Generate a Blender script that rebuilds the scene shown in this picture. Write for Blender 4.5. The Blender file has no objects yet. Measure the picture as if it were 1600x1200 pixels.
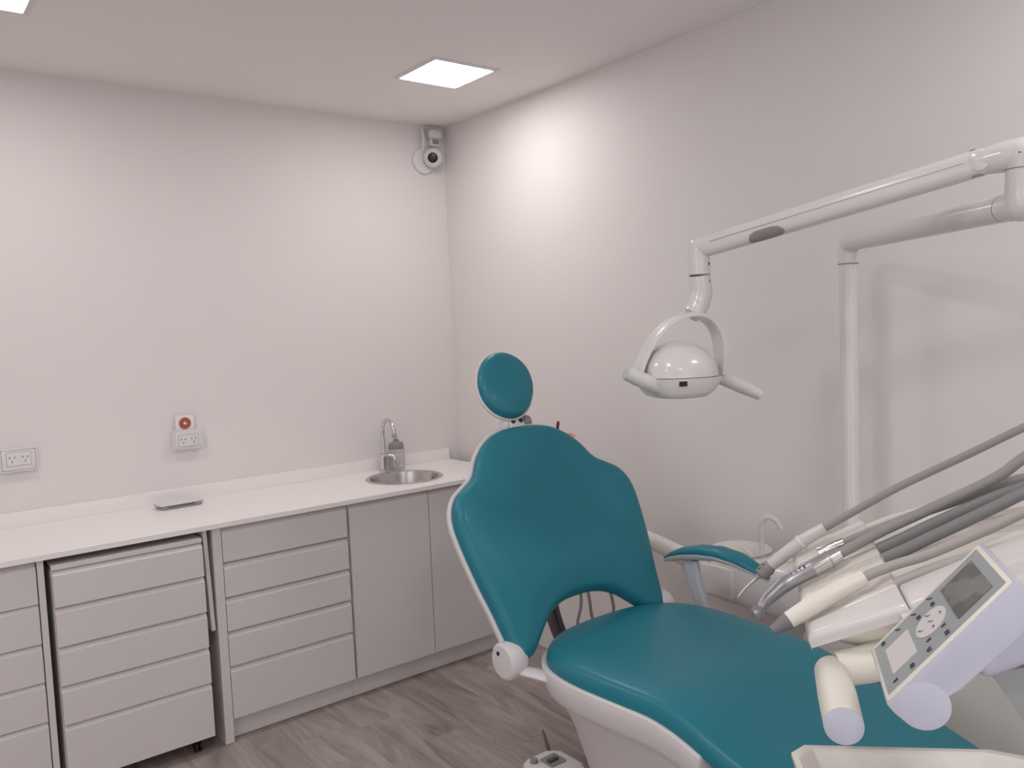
import bpy, bmesh, math, random
from mathutils import Vector, Matrix
from mathutils.geometry import delaunay_2d_cdt
random.seed(7)
V = Vector
PI = math.pi
scene = bpy.context.scene
COL = scene.collection

# ------------------------------------------------------------------ helpers
def s2l(c):
    c /= 255.0
    return c / 12.92 if c <= .04045 else ((c + .055) / 1.055) ** 2.4

def mat(name, col, rough=.5, metal=0., spec=.5, coat=0., bump=None, trans=0., ior=1.45, alpha=1., noise=None):
    m = bpy.data.materials.new(name); m.use_nodes = True
    nt = m.node_tree; b = nt.nodes['Principled BSDF']
    b.inputs['Base Color'].default_value = (*col, 1)
    b.inputs['Roughness'].default_value = rough
    b.inputs['Metallic'].default_value = metal
    b.inputs['Specular IOR Level'].default_value = spec
    b.inputs['Coat Weight'].default_value = coat
    b.inputs['Coat Roughness'].default_value = .12
    b.inputs['Transmission Weight'].default_value = trans
    b.inputs['IOR'].default_value = ior
    b.inputs['Alpha'].default_value = alpha
    tc = nt.nodes.new('ShaderNodeTexCoord')
    if noise:                                   # slight procedural mottling of the colour
        sc, amt = noise
        n = nt.nodes.new('ShaderNodeTexNoise'); n.inputs['Scale'].default_value = sc; n.inputs['Detail'].default_value = 4
        nt.links.new(tc.outputs['Object'], n.inputs['Vector'])
        mx = nt.nodes.new('ShaderNodeMix'); mx.data_type = 'RGBA'
        mx.inputs['A'].default_value = (*[x * (1 - amt) for x in col], 1)
        mx.inputs['B'].default_value = (*[min(1, x * (1 + amt)) for x in col], 1)
        nt.links.new(n.outputs['Fac'], mx.inputs['Factor'])
        nt.links.new(mx.outputs['Result'], b.inputs['Base Color'])
    if bump:
        sc, st = bump
        n = nt.nodes.new('ShaderNodeTexNoise'); n.inputs['Scale'].default_value = sc; n.inputs['Detail'].default_value = 3
        nt.links.new(tc.outputs['Object'], n.inputs['Vector'])
        bp = nt.nodes.new('ShaderNodeBump'); bp.inputs['Strength'].default_value = st; bp.inputs['Distance'].default_value = .002
        nt.links.new(n.outputs['Fac'], bp.inputs['Height'])
        nt.links.new(bp.outputs['Normal'], b.inputs['Normal'])
    return m

def emit(name, col, strength):
    m = bpy.data.materials.new(name); m.use_nodes = True
    b = m.node_tree.nodes['Principled BSDF']
    b.inputs['Base Color'].default_value = (.8, .8, .8, 1)
    b.inputs['Emission Color'].default_value = (*col, 1)
    b.inputs['Emission Strength'].default_value = strength
    return m

def root_loc(o):
    while o.parent is not None: o = o.parent
    return o.location.copy()

def obj(name, bm, material, parent=None, base=None, sharp=35, smooth=True):
    """one bmesh in world coordinates -> one linked mesh object"""
    bmesh.ops.recalc_face_normals(bm, faces=bm.faces)
    me = bpy.data.meshes.new(name)
    L = root_loc(parent) if parent is not None else V(base) if base is not None else V((0, 0, 0))
    bmesh.ops.translate(bm, verts=bm.verts, vec=-L)
    bm.to_mesh(me); bm.free()
    if smooth:
        me.shade_smooth(); me.set_sharp_from_angle(angle=math.radians(sharp))
    me.materials.append(material)
    o = bpy.data.objects.new(name, me); COL.objects.link(o)
    if parent is not None: o.parent = parent
    else: o.location = L
    return o

def tag(o, label, cat, group=None):
    o['label'] = label; o['category'] = cat
    if group: o['group'] = group
    return o

def thing(name, label, cat, loc, group=None):
    o = bpy.data.objects.new(name, None); COL.objects.link(o)
    o.empty_display_size = .05; o.location = loc
    return tag(o, label, cat, group)

def struct(name, bm, m, parent=None):
    o = obj(name, bm, m, parent, smooth=False)
    o['kind'] = 'structure'
    return o

class Fr:
    """a local frame: origin and three axes; call with (u, v, w)"""
    def __init__(s, o, x, y, z): s.o, s.x, s.y, s.z = V(o), V(x).normalized(), V(y).normalized(), V(z).normalized()
    def __call__(s, u, v=None, w=None):
        if v is None: u, v, w = u
        return s.o + s.x * u + s.y * v + s.z * w
WF = Fr((0, 0, 0), (1, 0, 0), (0, 1, 0), (0, 0, 1))

def BM(): return bmesh.new()

def box(bm, lo, hi, bev=0., seg=2, F=WF):
    t = bmesh.new()
    vs = [t.verts.new((x, y, z)) for x in (lo[0], hi[0]) for y in (lo[1], hi[1]) for z in (lo[2], hi[2])]
    for f in ((0, 1, 3, 2), (4, 6, 7, 5), (0, 4, 5, 1), (2, 3, 7, 6), (0, 2, 6, 4), (1, 5, 7, 3)):
        t.faces.new([vs[i] for i in f])
    if bev:
        bmesh.ops.bevel(t, geom=t.edges[:], offset=bev, segments=seg, affect='EDGES', profile=.5)
    add(bm, t, F); return bm

def add(bm, t, F=WF):
    mp = {v: bm.verts.new(F(v.co.x, v.co.y, v.co.z)) for v in t.verts}
    for f in t.faces:
        try: bm.faces.new([mp[v] for v in f.verts])
        except ValueError: pass
    t.free()

def rings(bm, R, cap0=True, cap1=True, closed=True):
    """loft between rings of world points"""
    vr = [[bm.verts.new(p) for p in r] for r in R]
    n = len(vr[0])
    for a, b in zip(vr, vr[1:]):
        for i in range(n if closed else n - 1):
            j = (i + 1) % n
            bm.faces.new((a[i], a[j], b[j], b[i]))
    if cap0: bm.faces.new(vr[0][::-1])
    if cap1: bm.faces.new(vr[-1])
    return vr

def lathe(bm, prof, F=WF, seg=32, cap=True):
    """profile of (radius, height) turned about the frame's z axis"""
    R = [[F(max(r, 1e-5) * math.cos(2 * PI * i / seg), max(r, 1e-5) * math.sin(2 * PI * i / seg), h) for i in range(seg)] for r, h in prof]
    rings(bm, R, cap, cap); return bm

def axis(o, z, hint=(0, 0, 1)):
    z = V(z).normalized(); h = V(hint)
    if abs(z.dot(h)) > .95: h = V((1, 0, 0)) if abs(z.x) < .9 else V((0, 1, 0))
    x = h.cross(z).normalized(); y = z.cross(x)
    return Fr(o, x, y, z)

def cyl(bm, a, b, r0, r1=None, seg=24, bev=0.):
    a, b = V(a), V(b); r1 = r0 if r1 is None else r1; L = (b - a).length
    pr = [(r0, 0), (r1, L)] if not bev else [(r0 - bev, 0), (r0 - bev * .3, bev * .3), (r0, bev), (r1, L - bev), (r1 - bev * .3, L - bev * .3), (r1 - bev, L)]
    return lathe(bm, pr, axis(a, b - a), seg)

def spline(P, n=8, closed=False):
    P = [V(p) if len(p) == 3 else V((p[0], p[1], 0)) for p in P]; out = []
    N = len(P)
    for i in range(N if closed else N - 1):
        if closed: p0, p1, p2, p3 = P[(i - 1) % N], P[i], P[(i + 1) % N], P[(i + 2) % N]
        else:
            p1, p2 = P[i], P[i + 1]
            p0 = P[i - 1] if i else p1 * 2 - p2
            p3 = P[i + 2] if i + 2 < N else p2 * 2 - p1
        for k in range(n):
            t = k / n
            out.append(.5 * ((2 * p1) + (p2 - p0) * t + (2 * p0 - 5 * p1 + 4 * p2 - p3) * t * t + (3 * p1 - p0 - 3 * p2 + p3) * t ** 3))
    if not closed: out.append(P[-1])
    return out

def tube(bm, P, r, seg=16, sx=1., sy=1., hint=(0, 0, 1), n=6, smooth=True, round_ends=False):
    """a tube along a path; r may be a list, one radius per control point"""
    P = [V(p) for p in P]
    rl = list(r) if isinstance(r, (list, tuple)) else [r] * len(P)
    if smooth and len(P) > 2:
        Q = spline(P, n); rr = []
        for i in range(len(P) - 1):
            rr += [rl[i] + (rl[i + 1] - rl[i]) * k / n for k in range(n)]
        rr.append(rl[-1]); P, rl = Q, rr
    if round_ends:
        d0 = (P[0] - P[1]).normalized(); d1 = (P[-1] - P[-2]).normalized(); a, b, ra, rb = P[0], P[-1], rl[0], rl[-1]
        P = [a + d0 * ra * .8, a + d0 * ra * .55] + P + [b + d1 * rb * .55, b + d1 * rb * .8]
        rl = [ra * .35, ra * .8] + rl + [rb * .8, rb * .35]
    T = [(P[min(i + 1, len(P) - 1)] - P[max(i - 1, 0)]).normalized() for i in range(len(P))]
    h = V(hint)
    if abs(T[0].dot(h)) > .95: h = V((1, 0, 0)) if abs(T[0].x) < .9 else V((0, 1, 0))
    x = h.cross(T[0]).normalized(); R = []
    for i, p in enumerate(P):
        x = (x - T[i] * x.dot(T[i])).normalized(); y = T[i].cross(x)
        R.append([p + (x * math.cos(2 * PI * k / seg) * sx + y * math.sin(2 * PI * k / seg) * sy) * rl[i] for k in range(seg)])
    rings(bm, R); return bm

def prism(bm, poly, w0, w1, F=WF, bev=0., seg=2):
    """polygon in the frame's (u, v), thickness along w"""
    t = bmesh.new()
    a = [t.verts.new((u, v, w0)) for u, v in poly]; b = [t.verts.new((u, v, w1)) for u, v in poly]
    n = len(poly); t.faces.new(a[::-1]); t.faces.new(b)
    for i in range(n): t.faces.new((a[i], a[(i + 1) % n], b[(i + 1) % n], b[i]))
    if bev: bmesh.ops.bevel(t, geom=t.edges[:], offset=bev, segments=seg, affect='EDGES', profile=.5)
    add(bm, t, F); return bm

def rrect(w, h, r, n=5, cx=0, cy=0):
    out = []
    for (sx, sy, a0) in ((1, 1, 0), (-1, 1, 90), (-1, -1, 180), (1, -1, 270)):
        for k in range(n + 1):
            a = math.radians(a0 + 90 * k / n)
            out.append((cx + sx * (w / 2 - r) + r * math.cos(a), cy + sy * (h / 2 - r) + r * math.sin(a)))
    return out

def superell(a, b, e=2.5, n=40):
    out = []
    for k in range(n):
        t = 2 * PI * k / n; c, s = math.cos(t), math.sin(t)
        out.append((a * abs(c) ** (2 / e) * (1 if c >= 0 else -1), b * abs(s) ** (2 / e) * (1 if s >= 0 else -1)))
    return out

def pillow(bm, outline, fn, top, bot, grid=.02):
    """a padded slab: outline (u, v) closed, top(d, u, v) and bot(d, u, v) give heights from the distance d to the edge"""
    O = [V((p[0], p[1])) for p in outline]; N = len(O)
    area = sum(O[i].x * O[(i + 1) % N].y - O[(i + 1) % N].x * O[i].y for i in range(N))
    if area < 0: O.reverse()
    def dist(p):
        best = 9
        for i in range(N):
            a, b = O[i], O[(i + 1) % N]; ab = b - a
            t = max(0, min(1, (p - a).dot(ab) / max(ab.length_squared, 1e-12)))
            best = min(best, (p - a - ab * t).length)
        return best
    def inside(p):
        c = False
        for i in range(N):
            a, b = O[i], O[(i + 1) % N]
            if (a.y > p.y) != (b.y > p.y) and p.x < (b.x - a.x) * (p.y - a.y) / (b.y - a.y) + a.x: c = not c
        return c
    pts = list(O); D = [0.] * N
    nor = []
    for i in range(N):
        t = (O[(i + 1) % N] - O[i - 1]).normalized(); nor.append(V((-t.y, t.x)))
    for off in (.0015, .005, .010, .016, .024, .034):
        for i in range(N):
            p = O[i] + nor[i] * off
            if inside(p) and dist(p) > off * .93: pts.append(p); D.append(off)
    x0, x1 = min(p.x for p in O), max(p.x for p in O); y0, y1 = min(p.y for p in O), max(p.y for p in O)
    yy = y0; k = 0
    while yy < y1:
        xx = x0 + (grid / 2 if k % 2 else 0)
        while xx < x1:
            p = V((xx, yy))
            if inside(p):
                d = dist(p)
                if d > .043: pts.append(p); D.append(d)
            xx += grid
        yy += grid * .87; k += 1
    co, ed, fa, ov, oe, of = delaunay_2d_cdt(pts, [], [list(range(N))], 1, 1e-7)
    src = [o[0] if o else None for o in ov]
    isb = [any(q < N for q in o) for o in ov]
    dd = [D[s] if s is not None else dist(c) for s, c in zip(src, co)]
    vt = [bm.verts.new(fn(c.x, c.y, top(d, c.x, c.y))) for c, d in zip(co, dd)]
    vb = [vt[i] if isb[i] else bm.verts.new(fn(co[i].x, co[i].y, bot(dd[i], co[i].x, co[i].y))) for i in range(len(co))]
    for f in fa:
        bm.faces.new([vt[i] for i in f])
        g = [vb[i] for i in f][::-1]
        try: bm.faces.new(g)
        except ValueError: pass
    return bm

def rnd(d, R, T):                       # quarter-round edge profile
    t = min(d / R, 1.); return T * math.sqrt(max(0., 1 - (1 - t) ** 2))

def sym(half):                          # half outline from top centre to bottom centre -> closed, smoothed
    P = half + [(-u, v) for u, v in half[::-1] if abs(u) > 1e-6]
    return [(p.x, p.y) for p in spline(P, 4, True)]

def heightfield(bm, F, us, vs, top, bottom):
    T = [[bm.verts.new(F(u, v, top(u, v))) for v in vs] for u in us]
    B = [[bm.verts.new(F(u, v, bottom(u, v) if callable(bottom) else bottom)) for v in vs] for u in us]
    a, b = len(us), len(vs)
    for i in range(a - 1):
        for j in range(b - 1):
            bm.faces.new((T[i][j], T[i + 1][j], T[i + 1][j + 1], T[i][j + 1]))
            bm.faces.new((B[i][j], B[i][j + 1], B[i + 1][j + 1], B[i + 1][j]))
    for i in range(a - 1):
        bm.faces.new((T[i][0], B[i][0], B[i + 1][0], T[i + 1][0])); bm.faces.new((T[i][-1], T[i + 1][-1], B[i + 1][-1], B[i][-1]))
    for j in range(b - 1):
        bm.faces.new((T[0][j], T[0][j + 1], B[0][j + 1], B[0][j])); bm.faces.new((T[-1][j], B[-1][j], B[-1][j + 1], T[-1][j + 1]))
    return bm

def lin(a, b, n): return [a + (b - a) * i / (n - 1) for i in range(n)]

# ------------------------------------------------------------------ materials
M = {}
M['wall'] = mat('wall_paint', (.785, .742, .728), .75, spec=.25, bump=(60, .05), noise=(1.2, .006))
M['ceiling'] = mat('ceiling_paint', (.90, .855, .845), .8, spec=.2)
M['laminate'] = mat('white_laminate', (.70, .66, .65), .42, spec=.4, noise=(3, .01))
M['carcass'] = mat('carcass_board', (.66, .62, .61), .6)
M['dark_gap'] = mat('recess_board', (.10, .085, .085), .8, spec=.2)
M['stone'] = mat('white_countertop', (.90, .855, .845), .32, spec=.45, noise=(40, .01))
M['steel'] = mat('brushed_steel', (.62, .60, .59), .24, 1.)
M['chrome'] = mat('chrome', (.70, .68, .69), .16, 1.)
M['satin'] = mat('satin_metal', (.44, .44, .47), .36, 1., noise=(200, .08))
M['plastic'] = mat('white_plastic', (.74, .71, .72), .35, spec=.5)
M['socket'] = mat('socket_plastic', (.74, .71, .74), .4)
M['slot'] = mat('dark_slot', (.05, .04, .04), .6)
M['enamel'] = mat('white_enamel', (.72, .69, .685), .22, spec=.5, coat=.25)
M['cream'] = mat('cream_plastic', (.74, .70, .65), .22, spec=.5, coat=.3)
M['ivory'] = mat('ivory_plastic', (.80, .76, .68), .35)
M['shell'] = mat('chair_shell_plastic', (.66, .63, .64), .35)
M['cool'] = mat('cool_lit_plastic', (.52, .52, .625), .4, noise=(30, .02))  # lavender cast of cool light put into the white plastic's colour
M['lightgrey'] = mat('pale_grey_plastic', (.50, .53, .56), .4)
M['vinyl'] = mat('teal_vinyl', (.014, .178, .236), .40, spec=.4, coat=.05, bump=(260, .10), noise=(2.2, .05))
M['hose'] = mat('grey_silicone_hose', (.30, .285, .285), .4, spec=.4)
M['hose_dark'] = mat('dark_grey_hose', (.225, .225, .23), .38, spec=.5)
M['hose_light'] = mat('pale_grey_hose', (.42, .39, .385), .42, spec=.4)
M['suction'] = mat('charcoal_suction_hose', (.10, .095, .105), .45)
M['black'] = mat('black_plastic', (.012, .012, .014), .35)
M['darkgrey'] = mat('dark_grey_plastic', (.10, .095, .10), .45)
M['midgrey'] = mat('mid_grey_plastic', (.27, .255, .26), .45)
M['seam'] = mat('shadow_seam', (.28, .265, .265), .6)
M['beige'] = mat('beige_grey_enamel', (.62, .60, .565), .45)
M['facet'] = mat('grey_enamel', (.36, .37, .37), .4)
M['panel'] = mat('keypad_grey', (.30, .335, .345), .3, coat=.2)
M['white_film'] = mat('keypad_white', (.66, .63, .62), .35)
M['ink'] = mat('keypad_ink', (.05, .05, .06), .5)
M['red'] = mat('red_tip', (.22, .012, .03), .35)
M['orange'] = mat('orange_shield', (.70, .20, .075), .25, trans=.3)
M['card'] = mat('white_card', (.80, .77, .76), .6)
M['clear'] = mat('clear_plastic', (.93, .92, .92), .25, trans=.8, ior=1.15)
M['water'] = mat('clear_liquid', (.93, .92, .92), .03, trans=1., ior=1.2)
M['glass'] = mat('lamp_glass', (.9, .92, .93), .05, trans=1., ior=1.3)
M['led'] = emit('led_diffuser', (1., .985, .975), 26.)
M['syringe'] = mat('pale_grey_barrel', (.60, .58, .575), .32, coat=.2)
M['tip'] = mat('grey_cone', (.20, .195, .21), .4)
M['basealu'] = mat('base_plate_enamel', (.28, .28, .31), .4)

def lcd_mat():
    m = mat('lcd_screen', (.085, .085, .085), .12, coat=.4)
    nt = m.node_tree; b = nt.nodes['Principled BSDF']; tc = [n for n in nt.nodes if n.type == 'TEX_COORD'][0]
    n = nt.nodes.new('ShaderNodeTexNoise'); n.inputs['Scale'].default_value = 20; n.inputs['Detail'].default_value = 1.5
    nt.links.new(tc.outputs['Object'], n.inputs['Vector'])
    cr = nt.nodes.new('ShaderNodeValToRGB'); e = cr.color_ramp.elements
    e[0].position = .47; e[0].color = (.052, .053, .054, 1); e[1].position = .53; e[1].color = (.135, .130, .127, 1)  # dark blotches painted into the screen colour in place of a reflection
    nt.links.new(n.outputs['Fac'], cr.inputs['Fac']); nt.links.new(cr.outputs['Color'], b.inputs['Base Color'])
    return m
M['lcd'] = lcd_mat()

def rosette_mat(cx, cz):
    m = mat('rosette_print', (.45, .12, .06), .6)
    nt = m.node_tree; b = nt.nodes['Principled BSDF']
    g = nt.nodes.new('ShaderNodeNewGeometry'); sp = nt.nodes.new('ShaderNodeSeparateXYZ'); nt.links.new(g.outputs['Position'], sp.inputs[0])
    def mth(op, a, bb=None):
        n = nt.nodes.new('ShaderNodeMath'); n.operation = op
        for i, x in enumerate((a, bb)):
            if x is None: continue
            if isinstance(x, (int, float)): n.inputs[i].default_value = x
            else: nt.links.new(x, n.inputs[i])
        return n.outputs[0]
    dx, dz = mth('SUBTRACT', sp.outputs['X'], cx), mth('SUBTRACT', sp.outputs['Z'], cz)
    r = mth('SQRT', mth('ADD', mth('MULTIPLY', dx, dx), mth('MULTIPLY', dz, dz)))
    th = mth('ARCTAN2', dz, dx)
    pet = mth('MULTIPLY', mth('SINE', mth('MULTIPLY', th, 14.)), mth('SINE', mth('MULTIPLY', r, 520.)))
    cr = nt.nodes.new('ShaderNodeValToRGB'); e = cr.color_ramp.elements
    e[0].position = .35; e[0].color = (.36, .085, .045, 1); e[1].position = .95; e[1].color = (.58, .20, .13, 1)
    nt.links.new(pet, cr.inputs['Fac']); nt.links.new(cr.outputs['Color'], b.inputs['Base Color'])
    return m

def floor_mat():
    m = bpy.data.materials.new('grey_oak_planks'); m.use_nodes = True
    nt = m.node_tree; N = nt.nodes; L = nt.links; b = N['Principled BSDF']
    tc = N.new('ShaderNodeTexCoord'); sp = N.new('ShaderNodeSeparateXYZ'); L.new(tc.outputs['Object'], sp.inputs[0])
    def mth(op, a, bb=None):
        n = N.new('ShaderNodeMath'); n.operation = op
        for i, x in enumerate((a, bb)):
            if x is None: continue
            if isinstance(x, (int, float)): n.inputs[i].default_value = x
            else: L.new(x, n.inputs[i])
        return n.outputs[0]
    px = mth('DIVIDE', sp.outputs['X'], .19)
    pid = mth('FLOOR', px)
    wn = N.new('ShaderNodeTexWhiteNoise'); wn.noise_dimensions = '1D'; L.new(pid, wn.inputs['W'])
    yo = mth('ADD', mth('DIVIDE', sp.outputs['Y'], 1.3), mth('MULTIPLY', wn.outputs['Value'], 7.))
    bid = mth('ADD', mth('FLOOR', yo), mth('MULTIPLY', pid, 13.))
    wn2 = N.new('ShaderNodeTexWhiteNoise'); wn2.noise_dimensions = '1D'; L.new(bid, wn2.inputs['W'])
    # grain
    cb = N.new('ShaderNodeCombineXYZ')
    L.new(mth('ADD', mth('MULTIPLY', sp.outputs['X'], 8.), mth('MULTIPLY', wn2.outputs['Value'], 40.)), cb.inputs[0])
    L.new(mth('MULTIPLY', sp.outputs['Y'], 1.3), cb.inputs[1])
    n1 = N.new('ShaderNodeTexNoise'); n1.inputs['Scale'].default_value = 1.; n1.inputs['Detail'].default_value = 7; n1.inputs['Roughness'].default_value = .62; n1.inputs['Distortion'].default_value = 1.4
    L.new(cb.outputs[0], n1.inputs['Vector'])
    cb2 = N.new('ShaderNodeCombineXYZ')
    L.new(mth('ADD', mth('MULTIPLY', sp.outputs['X'], 55.), mth('MULTIPLY', wn2.outputs['Value'], 90.)), cb2.inputs[0])
    L.new(mth('MULTIPLY', sp.outputs['Y'], 3.), cb2.inputs[1])
    n2 = N.new('ShaderNodeTexNoise'); n2.inputs['Scale'].default_value = 1.; n2.inputs['Detail'].default_value = 4
    L.new(cb2.outputs[0], n2.inputs['Vector'])
    f = mth('ADD', mth('ADD', mth('MULTIPLY', n1.outputs['Fac'], .83), mth('MULTIPLY', n2.outputs['Fac'], .20)), mth('MULTIPLY', wn2.outputs['Value'], .10))
    cr = N.new('ShaderNodeValToRGB'); e = cr.color_ramp.elements
    e[0].position = .36; e[0].color = (.16, .127, .118, 1)
    e[1].position = .74; e[1].color = (.47, .40, .375, 1)
    x = e.new(.52); x.color = (.315, .262, .245, 1)
    L.new(f, cr.inputs['Fac'])
    fr = mth('FRACT', px); fy = mth('FRACT', yo)
    edge = mth('MINIMUM', mth('MINIMUM', fr, mth('SUBTRACT', 1., fr)), mth('MULTIPLY', mth('MINIMUM', fy, mth('SUBTRACT', 1., fy)), 6.))
    ed = mth('MINIMUM', mth('MULTIPLY', edge, 90.), 1.)
    mx = N.new('ShaderNodeMix'); mx.data_type = 'RGBA'; mx.inputs['A'].default_value = (.13, .105, .097, 1)
    L.new(mth('ADD', mth('MULTIPLY', ed, .35), .65), mx.inputs['Factor']); L.new(cr.outputs['Color'], mx.inputs['B'])
    L.new(mx.outputs['Result'], b.inputs['Base Color'])
    b.inputs['Roughness'].default_value = .5; b.inputs['Specular IOR Level'].default_value = .35
    bp = N.new('ShaderNodeBump'); bp.inputs['Strength'].default_value = .15; bp.inputs['Distance'].default_value = .001
    L.new(f, bp.inputs['Height']); L.new(bp.outputs['Normal'], b.inputs['Normal'])
    return m
M['floor'] = floor_mat()

# ------------------------------------------------------------------ room
H = 2.715; XL, YF = -4.3, -5.6
struct('floor', box(BM(), (XL - .1, YF - .1, -.06), (.1, .1, 0)), M['floor'])
struct('ceiling', box(BM(), (XL - .1, YF - .1, H), (.1, .1, H + .1)), M['ceiling'])
struct('wall_back', box(BM(), (XL - .1, 0, 0), (.1, .1, H)), M['wall'])
struct('wall_right', box(BM(), (0, YF, 0), (.1, 0, H)), M['wall'])
struct('wall_left', box(BM(), (XL - .1, YF, 0), (XL, 0, H)), M['wall'])
struct('wall_front', box(BM(), (XL - .1, YF - .1, 0), (.1, YF, H)), M['wall'])

# recessed led panels
def led_panel(cx, cy, label, s=.150):
    t = thing('ceiling_light', label, 'light', (cx, cy, H), 'square ceiling panels')
    f = BM(); o, i = s + .016, s - .006
    prof = [(o, 0), (o, -.004), (i + .004, -.007), (i, -.004), (i, 0)]
    R = [[V((cx + sx * r, cy + sy * r, H + z)) for sx, sy in ((1, 1), (-1, 1), (-1, -1), (1, -1))] for r, z in prof]
    rings(f, R, False, False)
    obj('frame', f, M['plastic'], t, smooth=False)
    obj('diffuser', box(BM(), (cx - i, cy - i, H - .0035), (cx + i, cy + i, H - .0005)), M['led'], t, smooth=False)
led_panel(-.5256, -.8242, 'square lit ceiling panel near the corner above the sink')
led_panel(-2.235, -.8242, 'square lit ceiling panel cut by the top left frame edge')

# ------------------------------------------------------------------ countertop run
YD = -.578                                                  # face of drawers and doors
def countertop():
    t = thing('countertop', 'long white countertop with backsplash running along the back wall', 'countertop', (-2.2, -.3, .90))
    bm = BM(); x0, x1, y0, y1, z0, z1 = XL, -.07, -.599, 0., .881, .90
    cx, cy, R, n = -.54, -.322, .176, 48
    hole = [(cx + R * math.cos(2 * PI * k / n), cy + R * math.sin(2 * PI * k / n)) for k in range(n)]
    out = [(x0, y0), (x1, y0), (x1, y1), (x0, y1)]
    def lay(z):
        a = [bm.verts.new((x, y, z)) for x, y in out]; b = [bm.verts.new((x, y, z)) for x, y in hole]
        ed = [bm.edges.new((a[i], a[(i + 1) % 4])) for i in range(4)] + [bm.edges.new((b[i], b[(i + 1) % n])) for i in range(n)]
        bmesh.ops.triangle_fill(bm, use_beauty=True, use_dissolve=False, edges=ed)
        return a, b
    a0, b0 = lay(z0); a1, b1 = lay(z1)
    for p, q in ((a0, a1), (b0, b1)):
        for i in range(len(p)): bm.faces.new((p[i], p[(i + 1) % len(p)], q[(i + 1) % len(p)], q[i]))
    obj('slab', bm, M['stone'], t, smooth=False)
    obj('backsplash', box(BM(), (XL, -.0214, .90), (-.07, 0, .959), .001, 1), M['stone'], t, smooth=False)
countertop()

def front(bm, x0, x1, z0, z1, y=YD, th=.018, slope=.011):
    """drawer front: flat face, its top edge bevelled back as a finger pull"""
    pr = [(y, z0), (y, z1 - slope), (y + .0015, z1 - slope + .0012), (y + th, z1), (y + th, z0)]
    t = bmesh.new()
    a = [t.verts.new((x0, p[0], p[1])) for p in pr]; b = [t.verts.new((x1, p[0], p[1])) for p in pr]
    n = len(pr); t.faces.new(a); t.faces.new(b[::-1])
    for i in range(n): t.faces.new((a[i], b[i], b[(i + 1) % n], a[(i + 1) % n]))
    add(bm, t); return bm

def drawer_unit(name, label, x0, x1, zs, panel_x, plinth=True):
    t = thing(name, label, 'drawers', ((x0 + x1) / 2, -.30, 0))
    obj('carcass', box(BM(), (x0 + .001, -.556, .099), (x1 - .001, -.025, .879)), M['carcass'], t, smooth=False)
    for z0, z1 in zs:
        obj('drawer', front(BM(), x0 + .0015, x1 - .003, z0, min(z1 + .018, .8735), slope=.018), M['laminate'], t, smooth=False)
    if plinth: obj('plinth', box(BM(), (x0, -.535, .003), (x1, -.515, .098)), M['laminate'], t, smooth=False)
    if panel_x: obj('end_panel', box(BM(), (panel_x[0], YD, .002), (panel_x[1], -.022, .880), .0008, 1), M['laminate'], t, smooth=False)
    return t
DC = drawer_unit('drawer_cabinet', 'white five-drawer cabinet between the open bay and the sink cupboard', -1.530, -.985,
            [(.097, .288), (.313, .430), (.456, .569), (.595, .709), (.737, .860)], (-1.566, -1.531))
drawer_unit('drawer_cabinet', 'white drawer cabinet cut off by the left frame edge', -2.72, -2.169,
            [(.10, .284), (.305, .428), (.447, .565), (.585, .709), (.727, .852)], (-2.168, -2.147))

t = thing('sink_cabinet', 'white two-door cupboard under the round sink', 'cupboard', (-.53, -.30, 0))
bm = BM()
for lo, hi in (((-.983, -.556, .099), (-.965, -.025, .879)), ((-.089, -.556, .099), (-.071, -.025, .879)), ((-.965, -.556, .099), (-.089, -.025, .117)),
               ((-.965, -.043, .117), (-.089, -.025, .879)), ((-.965, -.556, .80), (-.089, -.540, .879))):
    box(bm, lo, hi)
obj('carcass', bm, M['carcass'], t, smooth=False)
for x0, x1 in ((-.975, -.5705), (-.5665, -.16)):
    obj('door', front(BM(), x0, x1, .097, .872, slope=.020), M['laminate'], t, smooth=False)
obj('filler_strip', box(BM(), (-.157, YD + .002, .097), (-.072, -.556, .868)), M['laminate'], t, smooth=False)
obj('plinth', box(BM(), (-.984, -.535, .003), (-.071, -.515, .098)), M['laminate'], t, smooth=False)

# mobile drawer pedestal in the open bay
t = thing('mobile_pedestal', 'white five-drawer pedestal on casters rolled into the open bay', 'drawers', (-1.87, -.33, 0))
px0, px1, pyf = -2.128, -1.612, -.600
obj('carcass', box(BM(), (px0, pyf + .019, .066), (px1, -.10, .846)), M['carcass'], t, smooth=False)
obj('top_rail', box(BM(), (px0, pyf + .004, .838), (px1, -.10, .856), .001, 1), M['laminate'], t, smooth=False)
for z0, z1 in ((.066, .259), (.281, .400), (.423, .541), (.564, .684), (.706, .824)):
    obj('drawer', front(BM(), px0 + .002, px1, z0, min(z1 + .0165, .8345), pyf, slope=.0165), M['laminate'], t, smooth=False)
for x in (px0 + .07, px1 - .055):
    for y in (-.545, -.16):
        c = BM(); cyl(c, (x - .012, y, .025), (x - .004, y, .025), .0245); cyl(c, (x + .004, y, .025), (x + .012, y, .025), .0245)
        w = obj('caster', c, M['black'], t)
        c = BM(); box(c, (x - .016, y - .016, .045), (x + .016, y + .016, .0655), .004); cyl(c, (x, y - .018, .060), (x, y + .018, .060), .006)
        obj('caster_fork', c, M['satin'], w)

hb = obj('hanging_board', box(BM(), (-.008, -.12, -.2025), (.008, .16, .2025), .001, 1, F=Fr((-1.588, -.455, .676), (1, 0, .028), (0, 1, 0), (-.028, 0, 1))), M['laminate'], DC)
hb['label'] = 'narrow white board hanging beside the wheeled pedestal'

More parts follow.
